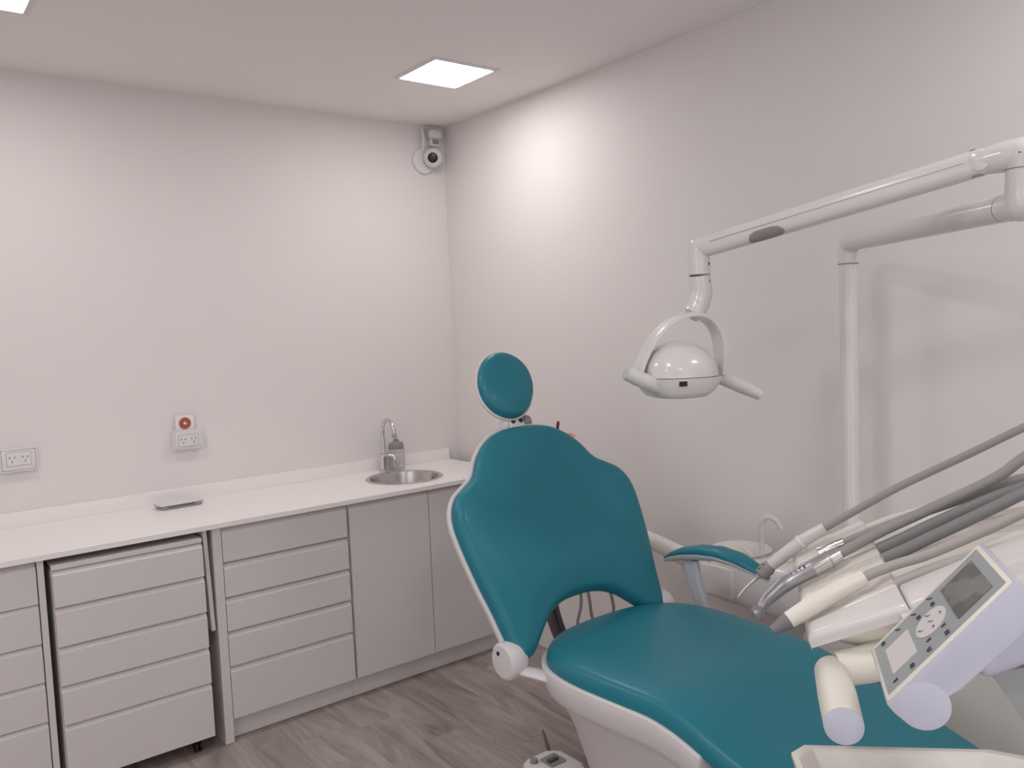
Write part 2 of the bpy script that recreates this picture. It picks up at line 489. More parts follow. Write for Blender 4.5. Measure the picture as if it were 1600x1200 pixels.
# round drop-in sink
t = thing('round_sink', 'round stainless steel basin set into the white countertop', 'sink', (-.54, -.322, .90))
F = Fr((-.54, -.322, .90), (1, 0, 0), (0, 1, 0), (0, 0, 1))
obj('bowl', lathe(BM(), [(.189, .0004), (.190, .0025), (.186, .0045), (.172, .0035), (.168, .0005), (.165, -.012), (.160, -.06), (.148, -.10), (.11, -.128), (.03, -.135), (.024, -.138),
                         (.024, -.140), (.11, -.132), (.150, -.102), (.163, -.06), (.168, -.012), (.1705, -.0005)], F, 56, False), M['steel'], t)
obj('drain', lathe(BM(), [(.030, -.1365), (.031, -.133), (.026, -.131), (.020, -.134), (.001, -.134)], F, 24), M['chrome'], t)
fo = axis((-.54 + .1595, -.322 - .012, .868), (-1, .1, .3))
obj('overflow', lathe(BM(), [(.019, -.002), (.019, .003), (.014, .004), (.012, 0), (.002, 0)], fo, 24), M['midgrey'], t)

# tap
t = thing('swan_neck_tap', 'chrome swan-neck tap with a side lever behind the sink', 'tap', (-.521, -.095, .90))
bx, by = -.521, -.095
obj('body', lathe(BM(), [(.027, .9003), (.027, .905), (.021, .908), (.020, .968), (.0215, .975), (.0215, .990), (.016, .996), (.001, .997)], Fr((bx, by, 0), (1, 0, 0), (0, 1, 0), (0, 0, 1)), 28), M['chrome'], t)
ex, ey = -.525, -.215
pts = [(bx, by, .99)] + [(bx, by, z) for z in (1.04, 1.095)]
for k in range(1, 9):
    a = PI * k / 9 * 1.02
    cxm, rad = .5, .06
    pts.append((bx + (ex - bx) * (1 - math.cos(a)) / 2, by + (ey - by) * (1 - math.cos(a)) / 2, 1.11 + .062 * math.sin(a)))
pts.append((ex, ey, 1.100))
obj('spout', tube(BM(), pts, .0095, 16, n=4), M['chrome'], t)
obj('aerator', cyl(BM(), (ex, ey, 1.108), (ex, ey, 1.086), .0120, .0125, 20, .001), M['satin'], t)
b = BM(); tube(b, [(bx + .016, by - .012, .985), (bx + .034, by - .03, .982), (bx + .040, by - .038, .966), (bx + .038, by - .036, .945), (bx + .036, by - .034, .935)], [.008, .0085, .009, .008, .006], 12, round_ends=True)
obj('lever', b, M['chrome'], t)

# bottle
t = thing('clear_bottle', 'clear squeeze bottle with dark grey cap beside the tap', 'bottle', (-.440, -.080, .90))
F = Fr((-.440, -.080, .90), (1, 0, 0), (0, 1, 0), (0, 0, 1))
obj('bottle_body', lathe(BM(), [(.001, .0004), (.036, .0004), (.041, .006), (.041, .102), (.039, .108), (.0365, .109), (.0365, .106), (.0385, .100), (.0385, .008), (.035, .003), (.001, .003)], F, 36), M['clear'], t)
obj('cap', lathe(BM(), [(.0372, .1085), (.040, .110), (.040, .128), (.036, .138), (.024, .145), (.013, .147), (.012, .160), (.001, .160)], F, 36), M['midgrey'], t)
obj('nozzle', lathe(BM(), [(.010, .1595), (.0095, .164), (.007, .172), (.001, .173)], F, 24), M['clear'], t)

# flat stand on the counter
t = thing('flat_stand', 'flat white stand with dark metal edge lying on the countertop by the backsplash', 'stand', (-1.555, -.12, .90))
F = Fr((-1.555, -.118, .90), (.957, .045, 0), (-.045, .957, 0), (0, 0, 1))
prism(bm := BM(), rrect(.187, .102, .018, 5), .0155, .0225, F)
obj('top_plate', bm, M['plastic'], t)
rail = [(x, y) for x, y in rrect(.187, .102, .019, 6)]
bm = BM(); tube(bm, [F(x, y,   .0150) for x, y in rail] + [F(*rail[0], .0150)], .0014, 8, smooth=False); obj('metal_edge', bm, M['darkgrey'], t)
bm = BM(); tube(bm, [F(-.08, -.049, .006), F(0, -.050, .006), F(.08, -.049, .006)], .0014, 8); obj('lower_rod', bm, M['satin'], t)
for sx in (-1, 1):
    for sy in (-1, 1):
        obj('foot', box(BM(), (sx * .072 - .012, sy * .036 - .010, .0003), (sx * .072 + .012, sy * .036 + .010, .0145), .002, 2, F), M['clear'], t)

# ------------------------------------------------------------------ wall sockets
def socket_box(cx, z0, z1, th, w, label, mod):
    cz = (z0 + z1) / 2
    t = thing('wall_socket', label, 'socket', (cx, 0, cz), 'double wall sockets')
    bm = BM(); box(bm, (cx - w / 2 + .004, -th + .006, z0 + .004), (cx + w / 2 - .004, -.0003, z1 - .004), .003); obj('back_box', bm, M['socket'], t)
    F = Fr((cx, -th + .010, cz), (1, 0, 0), (0, 0, 1), (0, -1, 0))
    bm = BM(); prism(bm, rrect(w, z1 - z0, .006, 4), -.004, .004, F, .0015); bm2 = bm
    prism(bm, rrect(w - .016, z1 - z0 - .016, .005, 4), .004, .0065, F, .0012)
    pl = obj('cover_plate', bm, M['socket'], t)
    mw, mh, mz = mod
    F2 = Fr((cx, -th + .0035, mz), (1, 0, 0), (0, 0, 1), (0, -1, 0))
    ins = obj('socket_insert', prism(BM(), rrect(mw, mh, .002, 2), -.001, .0015, F2), M['plastic'], t)
    obj('insert_gap', prism(BM(), rrect(mw + .003, mh + .003, .002, 2), -.002, .0004, F2), M['seam'], ins)
    for sx in (-1, 1):
        for (dx, dz, ang, L) in ((-.0085, .006, 28, .008), (.0085, .006, -28, .008), (0, -.011, 0, .009)):
            a = math.radians(ang)
            FS = Fr(F2(sx * .0225 + dx, dz, .0014), (math.cos(a), 0, math.sin(a) * 1.), (-math.sin(a), 0, math.cos(a)), (0, -1, 0))
            obj('slot', box(BM(), (-.0014, -L / 2, -.001), (.0014, L / 2, .0006), F=FS), M['slot'], ins, smooth=False)
socket_box(-2.129, 1.123, 1.218, .030, .134, 'double wall socket at the left frame edge', (.084, .054, 1.1755))
socket_box(-1.470, 1.131, 1.218, .036, .134, 'double wall socket box below the orange rosette card', (.085, .051, 1.172))

t = thing('rosette_card', 'small white card with orange rosette standing on the wall socket', 'card', (-1.475, -.010, 1.2182))
obj('card_sheet', box(BM(), (-1.516, -.0135, 1.2182), (-1.434, -.0105, 1.285), .0004, 1), M['card'], t, smooth=False)
sc = [(math.cos(2 * PI * k / 96) * (.0262 + .0016 * math.cos(24 * 2 * PI * k / 96)), math.sin(2 * PI * k / 96) * (.0262 + .0016 * math.cos(24 * 2 * PI * k / 96))) for k in range(96)]
F = Fr((-1.475, -.0135, 1.2475), (1, 0, 0), (0, 0, 1), (0, -1, 0))
r_ = obj('rosette', prism(BM(), sc, -.0002, .0005, F), rosette_mat(-1.475, 1.2475), t, smooth=False)
obj('rosette_centre', lathe(BM(), [(.0062, .0004), (.0058, .0009), (.001, .001)], F, 24), M['card'], r_)

# ------------------------------------------------------------------ security camera
t = thing('security_camera', 'small white dome security camera with a black lens in the ceiling corner', 'camera', (-.135, -.004, 2.53))
F = Fr((-.140, -.0005, 2.525), (1, 0, 0), (0, 0, 1), (0, -1, 0))
obj('mount_plate', lathe(BM(), [(.070, 0), (.070, .010), (.066, .018), (.05, .022), (.001, .022)], F, 40), M['plastic'], t)
d = (V((-2.3, -3.2, 1.9)) - V((-.112, -.062, 2.535))).normalized()
FB = axis((-.112, -.060, 2.535), d)
obj('camera_ball', lathe(BM(), [(.001, -.052)] + [(.052 * math.cos(a), .052 * math.sin(a)) for a in lin(-1.3, .98, 16)] + [(.026, .0445)], FB, 40), M['plastic'], t)
obj('lens', lathe(BM(), [(.027, .040), (.027, .0475), (.022, .050), (.001, .051)], FB, 28), M['black'], t)
bm = BM(); tube(bm, [(-.150, -.018, 2.575), (-.152, -.03, 2.62), (-.150, -.028, 2.660), (-.15, -.02, 2.690)], .011, 12, sx=1.2, sy=.7); obj('bracket', bm, M['plastic'], t)
t = thing('junction_box', 'white cable box with rounded hood above the dome security camera', 'box', (-.075, -.03, 2.655))
bm = BM(); box(bm, (-.118, -.052, 2.645), (-.040, -.0004, 2.690), .008, 3); obj('hood', bm, M['plastic'], t)
bm = BM(); box(bm, (-.108, -.040, 2.605), (-.048, -.0004, 2.646), .006, 3); obj('lower_body', bm, M['plastic'], t)
bm = BM(); box(bm, (-.098, -.0425, 2.615), (-.058, -.039, 2.640), .001, 1); obj('recess', bm, M['seam'], t)

# ------------------------------------------------------------------ dental chair
CX, HY, HZ = -.936, -2.056, .70
REC = math.radians(28.5); K = .9586
chair = thing('dental_chair', 'teal and white dental chair with round headrest', 'dental chair', (CX, -2.4, 0))
w_ = V((0, math.sin(REC), math.cos(REC))); nb = V((0, -math.cos(REC), math.sin(REC)))      # up the backrest, out of its face
def back_fn(u, v, h):
    wrap = .10 * u * u                                    # pad wraps slightly forward at the sides
    return V((CX + .012 * v * 1.0, HY, HZ)) + V((u, 0, 0)) + w_ * v + nb * (h + wrap)
half = [(0, .705), (.06, .703), (.118, .690), (.165, .664), (.202, .632), (.227, .600), (.243, .573), (.264, .550), (.300, .528), (.338, .504), (.364, .470),
        (.377, .430), (.378, .380), (.369, .300), (.355, .215), (.340, .145), (.330, .085), (.322, .038), (.318, .004), (.312, -.012), (.298, -.014), (.262, -.008), (.237, .004), (.196, .042), (.146, .085),
        (.096, .109), (.050, .119), (0, .121)]
half = [(u * K, v * K) for u, v in half]
back_outline = sym(half)
def grow(O, g):
    P = [V(p) for p in O]; N = len(P)
    ar = sum(P[i].x * P[(i + 1) % N].y - P[(i + 1) % N].x * P[i].y for i in range(N)); s = 1 if ar > 0 else -1
    out = []
    for i in range(N):
        tt = (P[(i + 1) % N] - P[i - 1]).normalized(); q = P[i] + V((tt.y, -tt.x)) * g * s; out.append((q.x, q.y))
    return out
def back_top(d, u, v):
    lum = .012 * math.exp(-((v - .22) / .12) ** 2) - .016 * math.exp(-((v - .45) / .16) ** 2) * math.exp(-(u / .2) ** 2)
    return .024 * rnd(d, .022, 1.) + .020 * rnd(d, .13, 1.) + lum * min(1, max(0, d) / .09)
obj('backrest_cushion', pillow(BM(), back_outline, back_fn, back_top, lambda d, u, v: -rnd(d, .006, .006)), M['vinyl'], chair, sharp=60)
shell_out = [g_ if (p_[1] > .12 or abs(p_[0]) > .29) and p_[1] > -.002 else b_ for p_, g_, b_ in zip(back_outline, grow(back_outline, .009), grow(back_outline, -.012))]
obj('backrest_shell', pillow(BM(), shell_out, back_fn, lambda d, u, v: -.004 + rnd(d, .006, .003), lambda d, u, v: -.004 - rnd(d, .05, .046) - .05 * min(d, .2)), M['shell'], chair, sharp=60)
SX = -.900
# hinges
for s in (-1, 1):
    c = V((CX + s * .322, HY + .006, HZ + .004))
    Fh = axis(c, (s, 0, 0))
    hg = obj('hinge_cover', lathe(BM(), [(.040, -.05), (.051, -.03), (.053, -.004), (.051, .006), (.044, .012), (.001, .015)], Fh, 40), M['shell'], chair)
    obj('screw_hole', lathe(BM(), [(.006, .0115), (.006, .0155), (.001, .0155)], Fr(c + V((0, .012, .022)), Fh.x, Fh.y, Fh.z), 16), M['black'], hg)
    b = BM(); tube(b, [c + V((-s * .030, -.004, -.020)), c + V((-s * .030, -.03, -.024)), V((SX + s * .300, -2.125, .672)), V((SX + s * .26, -2.19, .660))], [.020, .018, .019, .022], 16, sx=1.2, sy=.62)
    obj('hinge_arm', b, M['shell'], chair)

# seat
SZ = .700; 
def sdrop(y):
    if y > -2.50: return 0.
    t = -2.50 - y
    return -(1.0 * t * t if t < .2 else .04 + (t - .2) * .28)
def seat_fn(u, v, h): return V((SX + u, v, SZ + sdrop(v) + h))
sh = [(0, -2.028), (.10, -2.034), (.17, -2.050), (.235, -2.085), (.283, -2.14), (.308, -2.21), (.316, -2.30), (.310, -2.42), (.303, -2.52), (.303, -2.62), (.305, -2.75), (.300, -2.90), (.285, -3.05), (.25, -3.17), (.16, -3.24), (0, -3.26)]
seat_outline = sym(sh)
obj('seat_cushion', pillow(BM(), seat_outline, seat_fn, lambda d, u, v: rnd(d, .026, .028) + rnd(d, .12, .020) - .006 * math.exp(-((v + 2.33) / .14) ** 2 - (u / .16) ** 2), lambda d, u, v: -rnd(d, .006, .006)), M['vinyl'], chair, sharp=60)
ss = [(0, -2.016), (.10, -2.022), (.175, -2.038), (.243, -2.075), (.294, -2.133), (.320, -2.208), (.3275, -2.30), (.3215, -2.42), (.3145, -2.52), (.3145, -2.62), (.314, -2.672), (.30, -2.684), (.15, -2.686), (0, -2.686)]
obj('seat_shell', pillow(BM(), sym(ss), seat_fn, lambda d, u, v: -.004 + rnd(d, .006, .003), lambda d, u, v: -.004 - rnd(d, .022, .074) - .02 * min(1, d / .06)), M['shell'], chair, sharp=60)
# leg-rest underside
obj('legrest_shell', pillow(BM(), sym([(u * .96, v) for u, v in [(0, -2.69), (.15, -2.69), (.29, -2.70), (.312, -2.75), (.305, -2.90), (.29, -3.05), (.25, -3.18), (.16, -3.25), (0, -3.27)]]), seat_fn, lambda d, u, v: -.006, lambda d, u, v: -.006 - rnd(d, .03, .05)), M['shell'], chair, sharp=60)
# column and base
b = BM(); R = []
for z, x0, x1, y0, y1 in ((.052, -1.10, -.74, -2.95, -2.12), (.20, -1.09, -.75, -2.92, -2.16), (.36, -1.10, -.74, -2.86, -2.13), (.50, -1.125, -.715, -2.78, -2.085), (.58, -1.15, -.69, -2.70, -2.055), (.632, -1.165, -.675, -2.64, -2.045)):
    cx_, cy_ = (x0 + x1) / 2, (y0 + y1) / 2
    R.append([V((cx_ + p[0], cy_ + p[1], z)) for p in superell((x1 - x0) / 2, (y1 - y0) / 2, 4.0, 56)])
rings(b, R); obj('column', b, M['shell'], chair, sharp=60)
obj('base_plate', prism(BM(), rrect(.56, 1.05, .12, 8, -.92, -2.62), .001, .055, WF, .015, 3), M['basealu'], chair)
# headrest
HC = V((-.928, -1.672, 1.428)); HR = math.radians(27)
hw = V((0, math.sin(HR), math.cos(HR))); hn = V((0, -math.cos(HR), math.sin(HR)))
def head_fn(u, v, h):
    a = math.radians(-32); uu, vv = u * math.cos(a) - v * math.sin(a), u * math.sin(a) + v * math.cos(a)
    return HC + V((uu, 0, 0)) + hw * vv + hn * h
ho = [(x, y) for x, y in superell(.104, .121, 2.1, 64)]
obj('headrest_cushion', pillow(BM(), ho, head_fn, lambda d, u, v: rnd(d, .016, .016) + rnd(d, .10, .020) - .006 * math.exp(-(v / .06) ** 2) * min(1, d / .08), lambda d, u, v: -rnd(d, .006, .006), .013), M['vinyl'], chair, sharp=60)
obj('headrest_shell', pillow(BM(), grow(ho, .006), head_fn, lambda d, u, v: -.004 + rnd(d, .006, .003), lambda d, u, v: -.004 - rnd(d, .05, .026), .013), M['shell'], chair, sharp=60)
# headrest joint
JB = V((-.925, -1.708, 1.315)) - hw * .019 + hn * .015
FJ = Fr(JB, (1, 0, 0), hw, hn)
b = BM(); box(b, (-.032, -.075, -.030), (.032, .030, -.002), .006, 3, FJ); jn = obj('headrest_bracket', b, M['enamel'], chair)
for sx in (-1, 1):
    obj('bracket_bolt', lathe(BM(), [(.0085, -.003), (.0085, .002), (.006, .003), (.001, .003)], Fr(FJ(sx * .016, .012, -.001), FJ.x, FJ.y, FJ.z), 20), M['black'], jn)
obj('bracket_slot', lathe(BM(), [(.005, -.003), (.005, .001), (.001, .001)], Fr(FJ(.002, -.018, -.001), FJ.x, FJ.y, FJ.z), 16), M['darkgrey'], jn)
obj('tilt_knob', cyl(BM(), FJ(.034, .010, -.022), FJ(.062, .010, -.022), .024, .022, 28, .004), M['midgrey'], chair)
obj('joint_cap', cyl(BM(), FJ(-.034, .010, -.022), FJ(-.050, .010, -.022), .020, .018, 28, .004), M['enamel'], chair)
# armrest beside the seat
AX = -.520
arm = [(-1.985, .828), (-2.02, .845), (-2.07, .862), (-2.14, .877), (-2.21, .884), (-2.28, .878), (-2.34, .862), (-2.385, .842)]
def arm_ring(y, z, hw_, t0, t1, tilt):
    o = V((AX, y, z)); up = V((0, -math.sin(tilt), math.cos(tilt)))
    return [o + V((x * hw_, 0, 0)) + up * (t1 if yy > 0 else -t0) * abs(yy) for x, yy in [(p[0], p[1]) for p in superell(1, 1, 2.4, 24)]]
def arm_loft(t0s, t1s, wscale):
    b = BM(); R = []; n = len(arm)
    for i, (y, z) in enumerate(arm):
        y2, z2 = arm[min(i + 1, n - 1)]; y1, z1 = arm[max(i - 1, 0)]
        tilt = math.atan2(-(z2 - z1), (y2 - y1)) if y2 != y1 else 0
        tilt = math.atan((z2 - z1) / (y2 - y1))
        prof = (.30, .62, .82, .97, 1, .95, .78, .30)[i]
        up = V((0, -math.sin(tilt), math.cos(tilt)))
        o = V((AX, y, z)); t0, t1 = t0s[i], t1s[i]
        R.append([o + V((px * .038 * prof * wscale, 0, 0)) + up * ((t1 if py > 0 else t0) * py) for px, py in superell(1, 1, 2.3, 24)])
    rings(b, R); return b
at_ = obj('armrest_pad', arm_loft([.002] * 8, [.004, .012, .018, .022, .023, .022, .016, .005], .94), M['vinyl'], chair, sharp=50)
ab = arm_loft([.010, .018, .022, .022, .018, .014, .010, .006], [.002] * 8, 1.06); bmesh.ops.translate(ab, verts=ab.verts, vec=(0, 0, -.004))
obj('armrest_support', ab, M['lightgrey'], chair, sharp=50)
b = BM(); R = []
for y, z, l in ((-2.090, .842, .030), (-2.105, .78, .026), (-2.135, .70, .023), (-2.17, .62, .024), (-2.19, .56, .03)):
    R.append([V((AX + px * .012 - (.0 if z > .6 else .03), y + py * l, z)) for px, py in superell(1, 1, 5, 24)])
rings(b, R); obj('armrest_post', b, M['lightgrey'], chair, sharp=50)
b = BM(); box(b, (-.70, -2.23, .53), (AX + .012, -2.16, .59), .012, 3); obj('armrest_bracket', b, M['shell'], chair)

# ------------------------------------------------------------------ cuspidor unit
t = thing('cuspidor_unit', 'white side unit with rinse bowl standing between chair and right wall', 'dental unit', (-.22, -2.2, 0))
b = BM(); R = []
for y, hx, z0, z1 in ((-1.815, .030, .685, .722), (-1.83, .055, .668, .735), (-1.87, .085, .652, .756), (-1.95, .100, .636, .786), (-2.06, .105, .628, .802), (-2.30, .108, .620, .806), (-2.55, .108, .612, .806), (-2.64, .10, .615, .80), (-2.66, .085, .63, .785)):
    R.append([V((-.205 + px * hx, y, (z0 + z1) / 2 + py * (z1 - z0) / 2)) for px, py in superell(1, 1, 4.5, 40)])
rings(b, R); obj('unit_body', b, M['enamel'], t, sharp=50)
b = BM(); box(b, (-.318, -2.10, .655), (-.300, -1.96, .765), .008, 3); obj('side_cover', b, M['enamel'], t)
obj('rinse_bowl', lathe(BM(), [(.06, .790), (.090, .800), (.102, .808), (.104, .813), (.099, .814), (.085, .809), (.05, .805), (.001, .804)], Fr((-.215, -2.065, 0), (1, 0, 0), (0, 1, 0), (0, 0, 1)), 48), M['enamel'], t)
b = BM(); tube(b, [(-.225, -2.155, .800), (-.225, -2.155, .86), (-.225, -2.155, .905), (-.222, -2.163, .931), (-.215, -2.183, .942), (-.207, -2.205, .930), (-.203, -2.217, .905)], .0095, 14)
obj('cup_filler', b, M['enamel'], t)
obj('cup_stand', lathe(BM(), [(.034, .8025), (.036, .812), (.030, .815), (.001, .814)], Fr((-.215, -2.235, 0), (1, 0, 0), (0, 1, 0), (0, 0, 1)), 32), M['enamel'], t)
b = BM(); tube(b, [(-.255, -2.148, .800), (-.258, -2.135, .812), (-.255, -2.115, .822), (-.245, -2.09, .828)], .006, 10); obj('bowl_spout', b, M['enamel'], t)
b = BM(); box(b, (-.30, -2.56, .001), (-.11, -2.34, .622), .03, 4); obj('pedestal', b, M['enamel'], t)
b = BM(); box(b, (-.45, -3.32, .001), (-.05, -2.72, .76), .02, 3); obj('service_cabinet', b, M['beige'], t)
# arm that carries the assistant's holder behind the backrest
b = BM(); tube(b, [(-.285, -1.985, .756), (-.300, -1.88, .764), (-.262, -1.76, .764), (-.218, -1.61, .766), (-.175, -1.46, .768), (-.20, -1.36, .770), (-.32, -1.33, .772), (-.50, -1.37, .774)], .036, 16, sx=.72, sy=1.0, n=8); obj('assistant_arm', b, M['enamel'], t, sharp=60)
b = BM(); cyl(b, (-.50, -1.375, .745), (-.50, -1.375, 1.06), .026, .022, 24, .003); obj('assistant_post', b, M['enamel'], t)
b = BM(); box(b, (-.66, -1.43, 1.045), (-.38, -1.35, 1.085), .012, 3); obj('assistant_holder', b, M['enamel'], t)
def hang(name, P, r, m): b = BM(); tube(b, P, r, 14, n=6); obj(name, b, m, t, sharp=60)
hang('suction_hose', [(-.600, -1.40, 1.05), (-.640, -1.44, .80), (-.640, -1.49, .60), (-.606, -1.51, .45), (-.55, -1.56, .28), (-.42, -1.75, .20), (-.25, -2.10, .22), (-.22, -2.36, .26)], .0165, M['suction'])
hang('suction_hose', [(-.560, -1.40, 1.05), (-.600, -1.43, .80), (-.600, -1.48, .60), (-.570, -1.50, .45), (-.50, -1.56, .24), (-.38, -1.75, .15), (-.26, -2.10, .16), (-.24, -2.36, .20)], .0165, M['darkgrey'])
hang('saliva_hose', [(-.465, -1.40, 1.05), (-.460, -1.46, .80), (-.468, -1.50, .555), (-.490, -1.50, .443), (-.47, -1.56, .26), (-.36, -1.80, .2), (-.2, -2.36, .3)], .006, M['hose'])
hang('saliva_hose', [(-.43, -1.40, 1.05), (-.440, -1.46, .80), (-.426, -1.50, .55), (-.408, -1.50, .452), (-.38, -1.56, .30), (-.3, -1.80, .22), (-.18, -2.36, .34)], .006, M['hose'])
hang('saliva_hose', [(-.41, -1.40, 1.05), (-.350, -1.46, .80), (-.299, -1.50, .506), (-.291, -1.50, .435), (-.27, -1.60, .30), (-.25, -1.85, .22), (-.16, -2.36, .36)], .0065, M['hose'])

t = thing('curing_light', 'curing light with red tip and orange shield behind the backrest', 'curing light', (-.50, -1.415, 1.085))
obj('handle', tube(BM(), [(-.505, -1.41, 1.0890), (-.502, -1.42, 1.13), (-.500, -1.43, 1.185)], [.013, .015, .011], 18, round_ends=False), M['black'], t)
b = BM(); tube(b, [(-.500, -1.43, 1.18), (-.500, -1.434, 1.21), (-.500, -1.438, 1.236)], [.0075, .006, .0052], 14); obj('light_rod', b, M['black'], t)
obj('rod_tip', cyl(BM(), (-.500, -1.438, 1.234), (-.5003, -1.442, 1.248), .0065, .0055, 14, .001), M['red'], t)
obj('light_shield', lathe(BM(), [(.005, -.001), (.036, -.001), (.037, .0005), (.036, .002), (.005, .002)], Fr((-.486, -1.466, 1.192), (1, 0, .08), (0, 1, .12), (-.08, -.12, 1)), 32), M['orange'], t)

# ------------------------------------------------------------------ operating light on its pole
t = thing('operating_light', 'white dental operating light on a jointed arm and pole', 'dental lamp', (-.20, -2.468, .805))
PX, PY, PZ = -.20, -2.468, 1.835
obj('pole', lathe(BM(), [(.045, .8065), (.045, .82), (.030, .83), (.0272, .84), (.0272, 1.775)], Fr((PX, PY, 0), (1, 0, 0), (0, 1, 0), (0, 0, 1)), 32), M['enamel'], t)
J = V((-.626, -3.104, 1.835)); Pp = V((PX, PY, PZ)); dj = (J - Pp).normalized()
b = BM(); tube(b, [(PX, PY, 1.770), (PX, PY, 1.805), V((PX, PY, 1.828)) + dj * .014, Pp + dj * .05], .0300, 24, n=6); obj('lower_elbow', b, M['enamel'], t, sharp=60)
obj('elbow_ring', lathe(BM(), [(.0303, 1.768), (.0303, 1.771)], Fr((PX, PY, 0), (1, 0, 0), (0, 1, 0), (0, 0, 1)), 32), M['seam'], t)
b = BM(); cyl(b, Pp + dj * .03, J - dj * .055, .0290, .0300, 28); obj('lower_arm', b, M['enamel'], t)
obj('arm_ring', cyl(BM(), J - dj * .057, J - dj * .0545, .0304, .0304, 28), M['seam'], t)
b = BM(); tube(b, [J - dj * .055, J - dj * .02, J, J + V((0, 0, .03)), J + V((0, 0, .075))], [.0303, .032, .0335, .0325, .0315], 24, n=5); obj('swivel_post', b, M['enamel'], t, sharp=60)
obj('post_ring', lathe(BM(), [(.0322, .074), (.0322, .0765)], Fr(J, (1, 0, 0), (0, 1, 0), (0, 0, 1)), 28), M['seam'], t)
A1 = V((-.756, -2.348, 1.815)); B1 = V((-.626, -3.104, 1.940)); da = (A1 - B1).normalized()
S1 = B1 + V((da.x, da.y, 0)).normalized() * .075 + V((0, 0, -.004))        # spring-arm pivot
da = (A1 - S1).normalized(); LA = (A1 - S1).length
b = BM(); tube(b, [J + V((0, 0, .0765)), J + V((0, 0, .095)), B1 + V((0, 0, .002)), B1 + (S1 - B1) * .45 + V((0, 0, .002)), S1], [.0315, .0345, .0345, .0335, .0280], 24, n=6); obj('upper_elbow', b, M['enamel'], t, sharp=60)
side_ = da.cross(V((0, 0, 1))).normalized()
obj('pivot_cover', cyl(BM(), S1 - side_ * .0284, S1 + side_ * .0284, .021, .021, 32, .001), M['enamel'], t)
FA = Fr(S1, side_, side_.cross(da), da)            # u across, v up-ish, w along the arm toward the lamp
if FA.y.z < 0: FA = Fr(S1, -side_, -(side_.cross(da)), da)
def arm_sec(w, hx, hy, cy=0): return [FA(p[0] * hx, cy + p[1] * hy, w) for p in superell(1, 1, 2.6, 32)]
b = BM(); rings(b, [arm_sec(-.026, .012, .014), arm_sec(-.020, .020, .022), arm_sec(-.010, .0265, .0275), arm_sec(.006, .0285, .0300), arm_sec(LA * .5, .028, .030), arm_sec(LA - .06, .0275, .0298), arm_sec(LA - .02, .027, .029)]); sa = obj('spring_arm', b, M['enamel'], t, sharp=60)
cs = -1 if FA.x.dot(V((-2.57, -3.82, 1.6)) - S1) < 0 else 1         # side that faces the room
b = BM(); box(b, (cs * .0274, .0035, .03), (cs * .0287, .0045, LA - .05), F=FA); obj('seam_line', b, M['seam'], sa, smooth=False)
b = BM(); R = []
for w, k0, k1 in ((LA * .640, .45, .7), (LA * .655, .16, .92), (LA * .68, .08, .98), (LA * .745, .08, .98), (LA * .765, .20, .96), (LA * .775, .5, .85)):
    row = []
    for q in range(9):
        f = k0 + (k1 - k0) * q / 8; th = -f * 1.35
        hx, hy = .0278 + .0012, .0299 + .0012
        c, s_ = math.cos(th), math.sin(th)
        row.append(FA(cs * hx * abs(c) ** (2 / 2.6), -hy * abs(s_) ** (2 / 2.6), w))
    R.append(row)
vr = [[b.verts.new(p) for p in r] for r in R]
for a_, c_ in zip(vr, vr[1:]):
    for i in range(8): b.faces.new((a_[i], a_[i + 1], c_[i + 1], c_[i]))
lb = obj('grey_plate', b, M['midgrey'], sa); md = lb.modifiers.new('thick', 'SOLIDIFY'); md.thickness = .0012; md.offset = -1
for (u, v, w, r_) in ((cs * .0255, .010, .006, .004), (cs * .008, .0285, .012, .006), (cs * .0245, .006, LA - .075, .003)):
    d_ = V((cs if abs(v) < .02 else .2 * cs, 0 if abs(v) < .02 else 1, 0)); o_ = FA(u, v, w); zz = FA.x * d_.x + FA.y * d_.y
    obj('screw', lathe(BM(), [(r_, -.003), (r_, .0025), (.001, .0025)], axis(o_, zz), 16), M['darkgrey'], sa)
obj('hinge_gap', lathe(BM(), [(.012, -.003), (.012, .001), (.001, .001)], axis(FA(cs * .008, -.0285, .012), -FA.y), 16), M['seam'], sa)
# lamp neck
LC = V((-.824, -2.320, 1.468)); pv = V((.91, -.415, 0)).normalized(); mm = V((-.415, -.91, 0)).normalized()
LF = Fr(LC, pv, mm, (0, 0, 1))
def lpx(dx, dz, m=0): return LF(dx * .00194, m, -dz * .00176)       # small grid steps on the lamp's own plane
b = BM(); tube(b, [A1 - da * .025, A1 - da * .006 + V((0, 0, .004)), A1 + V((.0, .0, -.012)), A1 + V((0, 0, -.055)), A1 + V((0, 0, -.072))], [.0260, .0285, .0300, .0298, .0295], 24, n=6); obj('neck_elbow', b, M['enamel'], t, sharp=60)
obj('neck_ring', cyl(BM(), A1 + V((0, 0, -.0725)), A1 + V((0, 0, -.0745)), .0299, .0299, 28), M['seam'], t)
TT = LF(.046, 0, .163)
b = BM(); tube(b, [A1 + V((0, 0, -.0745)), A1 + V((.003, 0, -.098)), A1 + V((.006, 0, -.122)), A1 + V((-.003, .002, -.150)), A1 + V((-.016, .005, -.172)), TT + V((-.001, 0, .002))], [.0290, .0295, .0305, .0300, .0270, .0235], 24, n=6); obj('neck', b, M['enamel'], t, sharp=60)
for dz, sx in ((-.045, .0292), (-.092, .0290), (-.152, .0290)):
    o_ = A1 + V((0, 0, dz)) + V((-.02, -.93, 0)).normalized() * 0
    dd_ = (V((.20, -.98, 0))).normalized()
    obj('neck_screw', lathe(BM(), [(.0045 if dz > -.06 else .0028, -.006), (.0045 if dz > -.06 else .0028, .0008), (.001, .0008)], axis(A1 + V((-.006 if dz < -.12 else 0, .003 if dz < -.12 else 0, dz)) + dd_ * sx, dd_), 14), M['darkgrey'], t)
